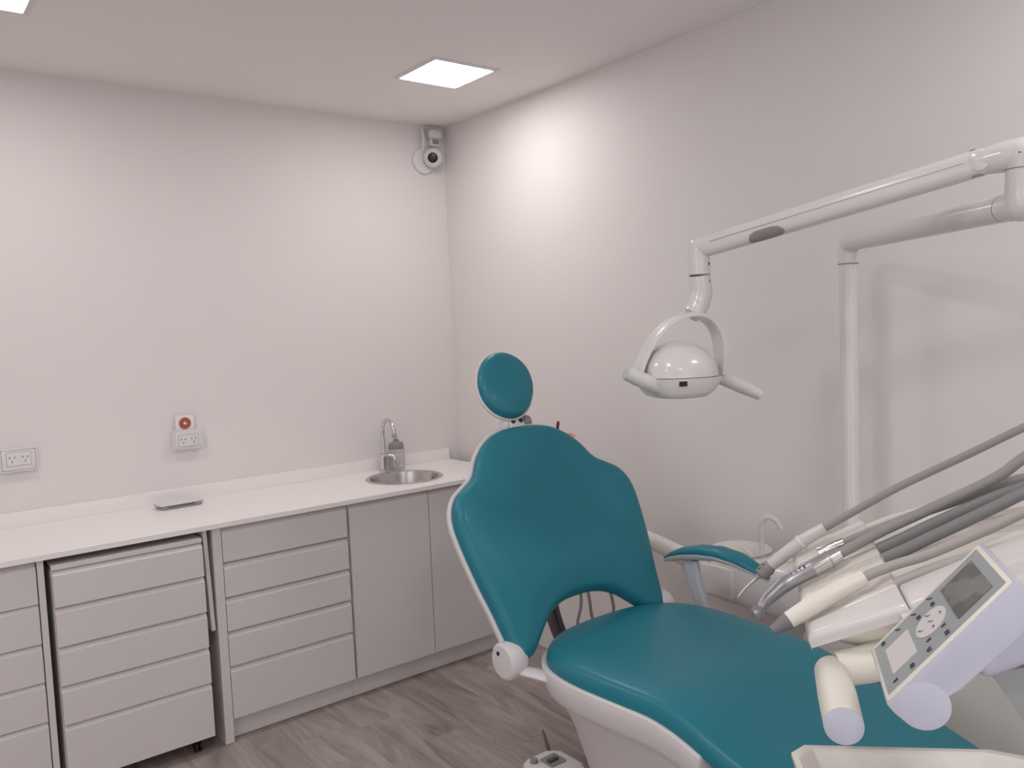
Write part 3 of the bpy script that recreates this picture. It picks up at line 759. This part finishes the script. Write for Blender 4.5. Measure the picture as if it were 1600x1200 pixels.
# yoke: a flat band bent into an arch
b = BM(); R = []; n = 40
for k in range(n + 1):
    a = PI * (1 - k / n); c, s_ = math.cos(a), math.sin(a)
    u = .122 * c + .044 * s_; z = .170 * abs(s_) ** .92
    du = -.122 * s_ + .044 * c; dz = .170 * c
    tl = math.hypot(du, dz); nx, nz = -dz / tl, du / tl           # outward
    if nx * c + nz * s_ < 0: nx, nz = -nx, -nz
    hm = .032 + .004 * s_
    sec = superell(1, 1, 4, 16)
    R.append([LF(u + nx * .0075 * p[0], hm * p[1], z + nz * .0075 * p[0] - .004) for p in sec])
rings(b, R); obj('yoke', b, M['enamel'], t, sharp=50)
b = BM()
R = []
for z, hp, hm in ((.097, .004, .004), (.0955, .022, .022), (.090, .042, .042), (.078, .064, .066), (.060, .084, .088), (.036, .098, .104), (.012, .1035, .110), (.000, .104, .110)):
    R.append([LF(p[0] * hp, p[1] * hm, z) for p in superell(1, 1, 2.3, 44)])
rings(b, R); obj('lamp_head', b, M['enamel'], t, sharp=50)
b = BM(); R = []
for z, hp, hm, sh_ in ((-.0015, .104, .110, 0), (-.016, .101, .108, 0), (-.040, .086, .102, -.004), (-.0535, .069, .094, -.008), (-.055, .066, .09, -.008)):
    R.append([LF(p[0] * hp + sh_, p[1] * hm, z) for p in superell(1, 1, 3.2, 44)])
lh = None
rings(b, R); lh = obj('lower_housing', b, M['enamel'], t, sharp=40)
b = BM(); box(b, (-.046, .085, -.021), (-.024, .1095, -.008), .001, 1, LF); obj('sensor_port', b, M['black'], lh, smooth=False)
obj('lens_glass', prism(BM(), [(p[0] * .05 - .008, p[1] * .078) for p in superell(1, 1, 3, 32)], -.0565, -.0535, LF), M['glass'], t)
for s in (-1, 1):
    obj('pivot_pin', cyl(BM(), LF(s * .098, 0, -.006), LF(s * .132, 0, -.006), .016, .014, 24, .002), M['enamel'], t)
b = BM(); tube(b, [lpx(-88, -11, .050), lpx(-62, 3, .050), lpx(-33, 17, .052)], [.0195, .0215, .0185], 22, round_ends=False); h_ = obj('handle', b, M['enamel'], t, sharp=50)
d0 = (lpx(-88, -11, .050) - lpx(-62, 3, .050)).normalized()
obj('handle_cap', lathe(BM(), [(.0185, -.002), (.0185, .0015), (.015, .0035), (.001, .0035)], axis(lpx(-88, -11, .050), d0), 28), M['lightgrey'], h_)
b = BM(); tube(b, [LF(-.120, -.005, -.006), LF(-.126, .02, -.006), LF(-.124, .045, -.003)], [.014, .015, .015], 16); obj('handle_stem', b, M['enamel'], h_, sharp=50)
b = BM(); tube(b, [lpx(52, 1, 0), lpx(70, 8, 0), lpx(98, 23, 0), lpx(127, 38, 0)], [.0175, .0205, .0190, .0160], 22, round_ends=False); h2 = obj('handle', b, M['enamel'], t, sharp=50)
d0 = (lpx(127, 38) - lpx(98, 23)).normalized()
obj('handle_cap', lathe(BM(), [(.0158, -.002), (.0158, .001), (.012, .003), (.001, .003)], axis(lpx(127, 38), d0), 24), M['enamel'], h2)

# ------------------------------------------------------------------ delivery unit over the leg rest
az = math.radians(54.5); pit = math.radians(27)
DR = V((-math.sin(az), -math.cos(az), 0)); DAH = V((-math.cos(az), math.sin(az), 0))
DA = DAH * math.cos(pit) - V((0, 0, 1)) * math.sin(pit); DN = DR.cross(DA)
if DN.z < 0: DN = -DN
DO = V((-1.385, -3.192, 1.247))
DF = Fr(DO, DR, DA, DN)                       # u across, v toward the instrument tips, w out of the top
dl = thing('delivery_unit', 'cream white instrument delivery unit with keypad above the leg rest', 'dental unit', (-1.25, -3.35, .95))
def kcurve(r): return max(.35, min(1., 1. - (r + .22) / .44 * .65))
def top_rear(u, v):
    h = -kcurve(u) * v * v if v < 0 else 0.
    for c, wd, dp in ((-.215, .020, .004), (-.065, .030, .007), (.0, .014, .007), (.065, .016, .007), (.125, .013, .008)):
        h -= dp * math.exp(-((u - c) / wd) ** 4)
    e = min(u + .242, .225 - u); h -= .012 * (1 - math.sqrt(max(0, 1 - (1 - min(1, e / .014)) ** 2)))
    return h - .002
def rear_bot(u, v): return -.062 - kcurve(u) * v * v * (1. if v < 0 else 0)
us = [-.242, -.2415, -.240, -.237, -.233] + lin(-.228, .210, 74) + [.215, .219, .222, .2245, .225]
b = heightfield(BM(), DF, us, lin(-.42, .012, 30), top_rear, rear_bot)
obj('housing', b, M['cream'], dl, sharp=40)
def lip_frame(u, v, w): return DF(.141 + (u - .141) * (1 - .40 * max(0, v) / .135), v, w)
def holder(u0, u1, v1, hi, groove, bottom=-.032, F=None):
    def tp(u, v):
        e = min(u - u0, u1 - u); f = v1 - v; q = v + .0005
        h = hi
        for dd_, R_ in ((e, .010), (f, .014), (q, .003)):
            h -= R_ * (1 - math.sqrt(max(0, 1 - (1 - min(1, max(0, dd_) / R_)) ** 2)))
        for c, wd, dp in groove: h -= dp * math.exp(-((u - c) / wd) ** 2) * (1 if v > -.1 else 0)
        return h
    uu = [u0, u0 + .0005, u0 + .0015, u0 + .004, u0 + .007] + lin(u0 + .010, u1 - .010, 22) + [u1 - .007, u1 - .004, u1 - .0015, u1 - .0005, u1]
    vv = [0, .0006, .0015, .003] + lin(.008, v1 - .014, 12) + [v1 - .010, v1 - .006, v1 - .003, v1 - .001, v1 - .0003, v1]
    return heightfield(BM(), F or DF, uu, vv, tp, bottom)
obj('instrument_holder', holder(-.240, -.068, .139, .006, [(-.20, .022, .004)]), M['cream'], dl, sharp=40)
obj('instrument_holder', holder(-.064, .040, .138, .006, [(-.022, .02, .004)]), M['cream'], dl, sharp=40)
obj('instrument_holder', holder(.044, .138, .137, .006, [(.105, .022, .004)]), M['cream'], dl, sharp=40)
obj('instrument_holder', holder(.141, .220, .135, .007, [], -.012, lip_frame), M['enamel'], dl, sharp=40)
b = BM(); box(b, (.141, -.30, -.03), (.2200, -.0015, .0060), .006, 3, DF); obj('side_cover', b, M['enamel'], dl)
# rounded lower hull
b = BM(); R = []
for w, sc_, v0, v1 in ((-.0125, .955, -.02, .126), (-.018, .955, -.03, .124), (-.026, .94, -.06, .118), (-.036, .93, -.08, .110), (-.050, .90, -.11, .094), (-.066, .82, -.14, .050), (-.080, .66, -.16, -.02), (-.088, .5, -.15, -.07)):
    R.append([DF(-.032 + .225 * sc_ * p[0], (v0 + v1) / 2 + (v1 - v0) / 2 * p[1], w) for p in superell(1, 1, 5, 48)])
rings(b, R); obj('lower_shell', b, M['ivory'], dl, sharp=50)
b = BM(); box(b, (-.12, -.23, -.118), (.2225, -.035, -.045), .014, 3, DF); obj('rear_cover', b, M['cool'], dl, sharp=50)
# support housing under the rear
SF = Fr((DO.x, DO.y, 0), DR, -DAH, (0, 0, 1))
b = BM(); tube(b, [DF(.0, -.14, -.07), DF(-.02, -.22, -.16), SF(-.02, .36, 1.05)], .045, 20); obj('support_neck', b, M['beige'], dl, sharp=60)
b = BM(); prism(b, [(.103, 1.152), (.20, 1.172), (.28, 1.180), (.28, .96), (.222, .958), (.146, 1.083), (.111, 1.140)], .136, .166, Fr(SF.o, -DAH, (0, 0, 1), DR), .003, 2); obj('side_plate', b, M['facet'], dl, sharp=40)
b = BM(); tube(b, [SF(-.02, .36, 1.05), SF(-.10, .44, 1.0), SF(-.12, .48, .80), SF(-.12, .48, .40), SF(-.12, .46, .02)], .035, 20, n=5); obj('support_arm', b, M['enamel'], dl, sharp=60)

# keypad panel on its own tilted frame
KE = V((.374, -.534, .757)).normalized(); KG = V((-.827, -.562, .013)).normalized(); KN = V((-.419, .632, .652)).normalized()
P0 = V((-1.646, -3.319, 1.217))
KF = Fr(P0, KG, KE, KN); GW, EH = .129, .168
prof = [(-.0066, .0), (EH + .008, .0), (EH + .010, -.008), (.152, -.034), (.142, -.040), (.056, -.039), (.034, -.034), (.0, -.032), (-.0082, -.026), (-.0086, -.012)]
kp = Fr(P0, KE, KN, KG)
b = BM(); prism(b, prof, -.011, GW + .011, kp, .002, 2); pn = obj('keypad_panel', b, M['cool'], dl, sharp=40)
b = BM(); cyl(b, KF(-.0115, .018, -.0262), KF(GW + .0115, .018, -.0262), .0262, .0262, 40, .002); obj('panel_hinge', b, M['cool'], pn)
def plate(poly, w0, w1, name, m, parent=pn): b = BM(); prism(b, poly, w0, w1, KF); return obj(name, b, m, parent, smooth=False)
def rp(s0, s1, t0, t1, r=.001): return rrect((s1 - s0) * GW, (t1 - t0) * EH, r, 3, (s0 + s1) / 2 * GW, (t0 + t1) / 2 * EH)
b = BM(); R0 = rp(-.065, 1.070, -.026, 1.032, .003); prism(b, R0, -.002, .0006, KF, .001, 2); obj('bezel', b, M['ivory'], pn)
plate(rp(0, 1, 0, 1), .0002, .0010, 'keypad_face', M['panel'])
plate(rp(.122, .878, .635, .926), .0009, .0016, 'screen', M['lcd'])
plate(rp(.235, .765, .083, .299), .0009, .0016, 'white_window', M['white_film'])
ov = [(.50 * GW + p[0] * .0265, .470 * EH + p[1] * .0222) for p in superell(1, 1, 2, 40)]
plate(ov, .0009, .0016, 'direction_pad', M['white_film'])
def glyph(s, t, kind, c=.0033):
    """a small printed pictogram, a few strokes wide"""
    b = BM(); cx_, cy_ = s * GW, t * EH
    def st(x0, y0, x1, y1, wd=.00045):
        L_ = math.hypot(x1 - x0, y1 - y0); dx, dy = (x1 - x0) / L_ * wd, (y1 - y0) / L_ * wd
        p = [(cx_ + x0 - dy, cy_ + y0 + dx), (cx_ + x1 - dy, cy_ + y1 + dx), (cx_ + x1 + dy, cy_ + y1 - dx), (cx_ + x0 + dy, cy_ + y0 - dx)]
        prism(b, p, .0009, .0020, KF)
    if kind == 'chair': st(-c, -c * .2, c * .3, -c * .2); st(c * .3, -c * .2, c, c); st(-c, -c * .2, -c * 1.2, -c)
    elif kind == 'box': st(-c, -c * .7, c, -c * .7); st(-c, c * .7, c, c * .7); st(-c, -c * .7, -c, c * .7); st(c, -c * .7, c, c * .7); st(-c * .4, 0, c * .4, 0)
    elif kind == 'cup': st(-c, c * .8, -c * .6, -c * .8); st(-c * .6, -c * .8, c * .6, -c * .8); st(c * .6, -c * .8, c, c * .8)
    elif kind == 'up': st(-c * .9, -c * .4, 0, c * .5); st(0, c * .5, c * .9, -c * .4)
    elif kind == 'lamp': st(-c, c * .8, c, c * .8); st(0, c * .8, 0, -c * .9); st(-c * .6, -c * .2, c * .6, -c * .2)
    obj('symbol', b, M['ink'], pn, smooth=False)
for s, t_, k_ in ((.079, .539, 'chair'), (.228, .540, 'box'), (.084, .384, 'chair'), (.228, .407, 'box'), (.076, .228, 'chair'), (.072, .084, 'box'), (.754, .532, 'lamp'), (.916, .532, 'box'),
                  (.762, .40, 'lamp'), (.915, .378, 'cup'), (.913, .229, 'box'), (.895, .08, 'lamp'), (.497, .558, 'up'), (.36, .470, 'chair'), (.501, .472, 'chair'), (.623, .472, 'up'), (.501, .376, 'chair')):
    glyph(s, t_, k_)
# grip handle
b = BM(); tube(b, [DF(.150, -.05, -.078), DF(.165, .015, -.074), DF(.181, .070, -.062), DF(.190, .116, -.050)], [.031, .029, .0255, .0228], 22, n=6, sx=1.0, sy=1.0); obj('grip_arm', b, M['ivory'], dl, sharp=60)
b = BM(); tube(b, [DF(.172, .126, -.050), DF(.190, .126, -.050), DF(.26, .126, -.050), DF(.342, .126, -.050)], [.014, .0225, .0235, .0225], 28, smooth=False); gp = obj('grip', b, M['ivory'], dl, sharp=60)
obj('grip_end', lathe(BM(), [(.0222, -.001), (.0222, .002), (.020, .0035), (.001, .004)], axis(DF(.342, .126, -.050), DR), 32), M['cool'], gp)

# instrument tray in front of the unit
TO = V((-1.693, -3.228, 1.080))
TF = Fr(TO, (.70, -.714, 0), (-.714, -.70, 0), (0, 0, 1))            # u to the right, v toward the room, w up
t = thing('instrument_tray', 'empty shallow white tray in front of the delivery unit', 'tray', TF(.15, .12, -.028))
def tring(ins, z): 
    u0, u1, v0, v1, c = ins, .300 - ins, ins, .24 - ins, .020
    return [TF(u, v, z) for u, v in ((u0 + c, v0), (u1 - c * 3, v0), (u1 - c, v0 + c * .8), (u1, v0 + c * 3), (u1, v1 - c), (u1 - c, v1), (u0 + c, v1), (u0, v1 - c), (u0, v0 + c))]
b = BM(); rings(b, [tring(.006, -.030), tring(.0, -.004), tring(.0, 0), tring(.007, 0), tring(.009, -.003), tring(.018, -.024), tring(.024, -.026)])
obj('tray_body', b, M['cream'], t, smooth=False)
b = BM(); box(b, (.03, .05, -.048), (.25, .12, -.0308), .006, 2, TF); tube(b, [TF(.15, .085, -.060), TF(.19, .03, -.17), TF(.30, -.10, -.20), TF(.42, -.14, -.16)], .016, 14); obj('tray_bracket', b, M['enamel'], dl, sharp=50)

# ------------------------------------------------------------------ instruments lying on the unit
def inst(name, label, cat, base, group=None): return thing(name, label, cat, DF(*base), group)
def dtube(name, P, r, m, parent, seg=16, n=6, sharp=60, **k):
    b = BM(); tube(b, [DF(*p) for p in P], r, seg, n=n, **k); return obj(name, b, m, parent, sharp=sharp)
def dlathe(name, o, d, prof, m, parent, seg=24):
    return obj(name, lathe(BM(), prof, axis(DF(*o), DF(*d) - DF(0, 0, 0)), seg), m, parent, sharp=40)

t = inst('air_water_syringe', 'grey air and water syringe with thin nozzle, farthest on the delivery unit', 'syringe', (-.2, .12, .0))
dtube('handle', [(-.2, .180, .0045), (-.2, .168, .008), (-.2, .110, .0215), (-.2, .061, .0275)], [.0090, .0115, .0118, .0105], M['syringe'], t)
dtube('handle_ring', [(-.2, .112, .0212), (-.2, .106, .0226)], [.0134, .0134], M['enamel'], t, smooth=False)
dtube('button_block', [(-.2, .204, -.003), (-.2, .199, -.0015), (-.2, .184, .0035), (-.2, .176, .006)], [.006, .0125, .0138, .011], M['midgrey'], t, seg=10)
for v_, w_2 in ((.196, .0125), (.186, .0155)):
    dlathe('button', (-.2 + .004, v_, w_2 - .003), (.3, 0, 1), [(.0042, -.004), (.0042, .002), (.003, .003), (.001, .003)], M['darkgrey'], t, 16)
dtube('nozzle', [(-.2, .202, -.002), (-.2, .212, -.005), (-.2, .228, -.010), (-.2, .242, -.0155), (-.2, .256, -.0225)], [.0062, .0036, .0027, .0025, .0023], M['chrome'], t, seg=12)
dtube('hose', [(-.2, .062, .0272), (-.2, .045, .0290), (-.202, -.015, .0340), (-.205, -.076, .0385), (-.205, -.133, .0400), (-.205, -.211, .0412), (-.205, -.298, .0440), (-.205, -.38, .045), (-0.205, -.430, 0.025), (-0.205, -.475, -0.035), (-0.205, -.470, -.150), (-0.205, -.440, -.195), (-0.205, -.4215, -.200)], .0068, M['hose'], t)

t = inst('turbine_handpiece', 'satin metal turbine handpiece with chrome coupling, middle of the delivery unit', 'handpiece', (-.03, .1, .0))
dlathe('head', (.044, .200, .013), (-.25, .35, -1), [(.001, -.0100), (.0075, -.0100), (.0096, -.007), (.0100, .005), (.0080, .009), (.003, .0098), (.001, .0098)], M['satin'], t)
dtube('body', [(.040, .196, .015), (.026, .184, .019), (.004, .166, .0195), (-.014, .150, .0200), (-.024, .128, .0205), (-.030, .100, .0210)], [.0072, .0088, .0108, .0126, .0134, .0136], M['satin'], t)
b = BM()
tube(b, [DF(-.030, .101, .0210), DF(-.0335, .086, .0212), DF(-.043, .054, .0214)], [.0134, .0138, .0124], 20, smooth=False); cp = obj('coupling', b, M['chrome'], t, sharp=40)
dtube('coupling_ring', [(-.0375, .0725, .0213), (-.0380, .0705, .0213)], [.0140, .0140], M['satin'], t, smooth=False)
dm = (DF.x * .55 + DF.z * .83).normalized(); FM = Fr(DF(0, 0, 0), DF.x, DF.y, DF.z)
for v_, strokes in ((.140, ((0, 0, 5, 0), (0, 0, 0, 6), (0, 3, 4, 3))), (.133, ((0, 0, 5, 6), (5, 0, 0, 6))), (.125, ((0, 0, 0, 6), (0, 6, 5, 0))), (.117, ((0, 0, 5, 0), (5, 0, 1, 6))), (.110, ((0, 0, 4, 0), (0, 3, 4, 3), (0, 6, 4, 6)))):
    q_ = (.150 - v_) / .05; c_ = DF(-.0155 - .0145 * q_, v_, .0202 + .0008 * q_); R_ = .0108 + .0028 * min(1, q_ * 1.3)
    ax_ = (DF.y - dm * DF.y.dot(dm)).normalized(); FS = Fr(c_ + dm * (R_ - .0004), ax_, dm.cross(ax_), dm)
    b = BM()
    for x0, y0, x1, y1 in strokes:
        p0, p1 = V((x0 - 2.5, y0 - 3, 0)) * .0008, V((x1 - 2.5, y1 - 3, 0)) * .0008; d_ = (p1 - p0).normalized(); n_ = V((-d_.y, d_.x, 0)) * .00035
        prism(b, [tuple((p0 + n_)[:2]), tuple((p0 - n_)[:2]), tuple((p1 - n_)[:2]), tuple((p1 + n_)[:2])], 0, .0009, FS)
    obj('engraved_mark', b, M['darkgrey'], t, smooth=False)
dtube('hose', [(-.042, .056, .0214), (-.048, .033, .0218), (-.058, -.019, .0228), (-.066, -.082, .0220), (-.068, -.130, .0225), (-.068, -.174, .0235), (-.068, -.215, .0270), (-.070, -.250, .0350), (-.072, -.34, .050), (-0.072, -.430, 0.035), (-0.072, -.475, -0.025), (-0.072, -.470, -.150), (-0.072, -.440, -.195), (-0.072, -.4215, -.200)], .0082, M['hose'], t)

t = inst('coupling_hose', 'bare chrome hose coupling beside the turbine handpiece', 'coupling', (-.085, .03, .0))
dtube('coupling', [(-.094, .083, .0195), (-.091, .064, .0200), (-.088, .040, .0205)], [.0105, .0112, .0100], M['chrome'], t, smooth=False)
dtube('coupling_ring', [(-.0895, .054, .0203), (-.0893, .052, .0203)], [.0115, .0115], M['satin'], t, smooth=False)
dlathe('coupling_end', (-.0942, .0832, .0195), (-.15, 1, 0), [(.0090, -.001), (.0090, .001), (.001, .0008)], M['darkgrey'], t)
dtube('hose', [(-.088, .042, .0205), (-.086, .017, .0210), (-.086, -.046, .0180), (-.087, -.090, .0160), (-.088, -.145, .0110), (-.090, -.190, .0080), (-.092, -.240, .0010), (-.10, -.34, -.03), (-0.100, -.430, -0.040), (-0.100, -.475, -0.100), (-0.100, -.470, -.150), (-0.100, -.440, -.195), (-0.100, -.4215, -.200)], .0078, M['hose'], t)

t = inst('scaler_handpiece', 'ivory scaler handpiece with grey cone tip, nearest on the delivery unit', 'handpiece', (.12, .1, .0))
dtube('body', [(.146, .150, .0195), (.133, .110, .0215), (.120, .072, .0222), (.107, .034, .0205)], [.0118, .0138, .0138, .0115], M['ivory'], t, seg=20, smooth=False)
dtube('cone_tip', [(.1525, .176, .0172), (.1495, .163, .0184), (.1455, .1495, .0196)], [.0062, .0092, .0122], M['tip'], t, smooth=False)
dtube('hose', [(.108, .036, .0204), (.100, .020, .0195), (.090, -.016, .0145), (.085, -.052, .0090), (.080, -.099, .0070), (.070, -.150, .0040), (.055, -.216, .000), (.05, -.32, -.02), (0.050, -.430, -0.030), (0.050, -.475, -0.090), (0.050, -.470, -.150), (0.050, -.440, -.195), (0.050, -.4215, -.200)], .0072, M['hose_light'], t)

for lab, P, r_, m_ in (('dark grey hose lying between the turbine hose and the ivory handpiece hose', [(-.050, -.002, .002), (-.052, -.042, .002), (-.055, -.085, .003), (-.054, -.140, .004), (-.047, -.210, .004), (-.043, -.33, -.01), (-0.040, -.430, -0.020), (-0.040, -.475, -0.080), (-0.040, -.470, -.150), (-0.040, -.440, -.195), (-0.040, -.4215, -.200)], .0085, M['hose_dark']),
                      ('mid grey curved hose beside the ivory handpiece hose', [(.006, -.002, .002), (.004, -.040, .002), (.002, -.080, .003), (.0, -.125, .004), (-.002, -.181, .006), (-.004, -.23, .006), (.0, -.34, -.01), (0.004, -.430, -0.020), (0.004, -.475, -0.080), (0.004, -.470, -.150), (0.004, -.440, -.195), (0.004, -.4215, -.200)], .0088, M['hose_dark'])):
    t_h = inst('instrument_hose', lab, 'hose', (P[0][0], P[0][1], P[0][2]), 'loose hoses on the delivery unit')
    dtube('hose_tube', P, r_, m_, t_h)
t_h = inst('instrument_hose', 'grey hose sunk in the groove beside the keypad', 'hose', (.125, -.001, -.002), 'loose hoses on the delivery unit')
dtube('hose_tube', [(.125, -.002, .0015), (.125, -.037, .000), (.125, -.075, -.0025), (.125, -.115, -.0065), (.125, -.140, -.0095), (.125, -.20, -.0185), (.125, -.34, -.052), (.125, -.43, -.075), (.125, -.465, -.105), (.125, -.455, -.150), (.125, -.4215, -.165)], .0076, M['hose_light'], t_h)

# ------------------------------------------------------------------ foot control
t = thing('foot_control', 'white foot control with grey rocker and knob on the floor', 'foot control', (-.77, -1.66, 0))
b = BM(); prism(b, rrect(.165, .19, .035, 6, -.768, -1.655), .002, .060, WF, .010, 3); obj('control_body', b, M['plastic'], t)
obj('knob', lathe(BM(), [(.015, .059), (.015, .070), (.012, .073), (.001, .073)], Fr((-.806, -1.590, 0), (1, 0, 0), (0, 1, 0), (0, 0, 1)), 24), M['midgrey'], t)
b = BM(); prism(b, rrect(.072, .07, .006, 4, -.748, -1.628), .0595, .064, WF, .001, 1); pd = obj('rocker_plate', b, M['midgrey'], t)
b = BM(); box(b, (-.775, -1.640, .063), (-.730, -1.622, .073), .003, 2); obj('rocker', b, M['darkgrey'], pd)
b = BM(); tube(b, [(-.712, -1.565, .050), (-.702, -1.545, .064), (-.690, -1.515, .085), (-.679, -1.491, .100)], [.007, .007, .0055, .003], 12); obj('lever', b, M['darkgrey'], t)
b = BM(); tube(b, [(-.688, -1.60, .03), (-.672, -1.62, .02), (-.662, -1.70, .012), (-.66, -1.85, .008), (-.70, -2.02, .012), (-.74, -2.08, .02)], .005, 10); obj('cable', b, M['black'], t)

# ------------------------------------------------------------------ light
def area(name, loc, size, power, col=(1, 1, 1), rot=(0, 0, 0)):
    l = bpy.data.lights.new(name, 'AREA'); l.shape = 'SQUARE'; l.size = size; l.energy = power; l.color = col
    o = bpy.data.objects.new(name, l); COL.objects.link(o); o.location = loc; o.rotation_euler = rot
    return o
LC_ = (1., .985, .975)
for i, (x, y, e_) in enumerate(((-.5256, -3.55, 6.), (-2.235, -2.5, 8.), (-2.235, -4.3, 8.), (-3.7, -2.5, 7.5))):
    area('ceiling_lamp', (x, y, H - .008), .28, e_, LC_)
w_l = area('wall_fill', (-2.4, YF + .03, 1.35), 2.4, 20., (.95, .97, 1.), (math.radians(90), 0, 0)); w_l.rotation_euler = (math.radians(90), 0, 0)  # cool fill light added to lift ceiling and cabinet fronts; no window built here
w_2 = area('wall_fill', (XL + .03, -3.6, 1.35), 1.8, 10., (.95, .97, 1.), (math.radians(90), 0, math.radians(-90)))  # second added fill light, on the left wall, also without a window
world = bpy.data.worlds.new('room_world'); scene.world = world; world.use_nodes = True
world.node_tree.nodes['Background'].inputs[0].default_value = (.5, .5, .55, 1); world.node_tree.nodes['Background'].inputs[1].default_value = .02

# ------------------------------------------------------------------ camera
cam = bpy.data.cameras.new('camera'); co = bpy.data.objects.new('camera', cam); COL.objects.link(co); scene.camera = co
yaw, pitch, roll = .6629, -.0714, -.0416
fw = V((math.sin(yaw) * math.cos(pitch), math.cos(yaw) * math.cos(pitch), math.sin(pitch)))
rt = V((math.cos(yaw), -math.sin(yaw), 0)); up = rt.cross(fw)
c, s = math.cos(roll), math.sin(roll)
rt2, up2 = rt * c + up * s, -rt * s + up * c
Mx = Matrix((rt2, up2, -fw)).transposed().to_4x4(); Mx.translation = V((-2.5749, -3.8191, 1.6256))
co.matrix_world = Mx
cam.sensor_width = 36; cam.lens = 1285.09 / 1600 * 36; cam.clip_start = .05

scene.view_settings.view_transform = 'Standard'; scene.view_settings.look = 'None'
scene.view_settings.gamma = 1; scene.view_settings.use_curve_mapping = False
scene.view_settings.exposure = 0.0
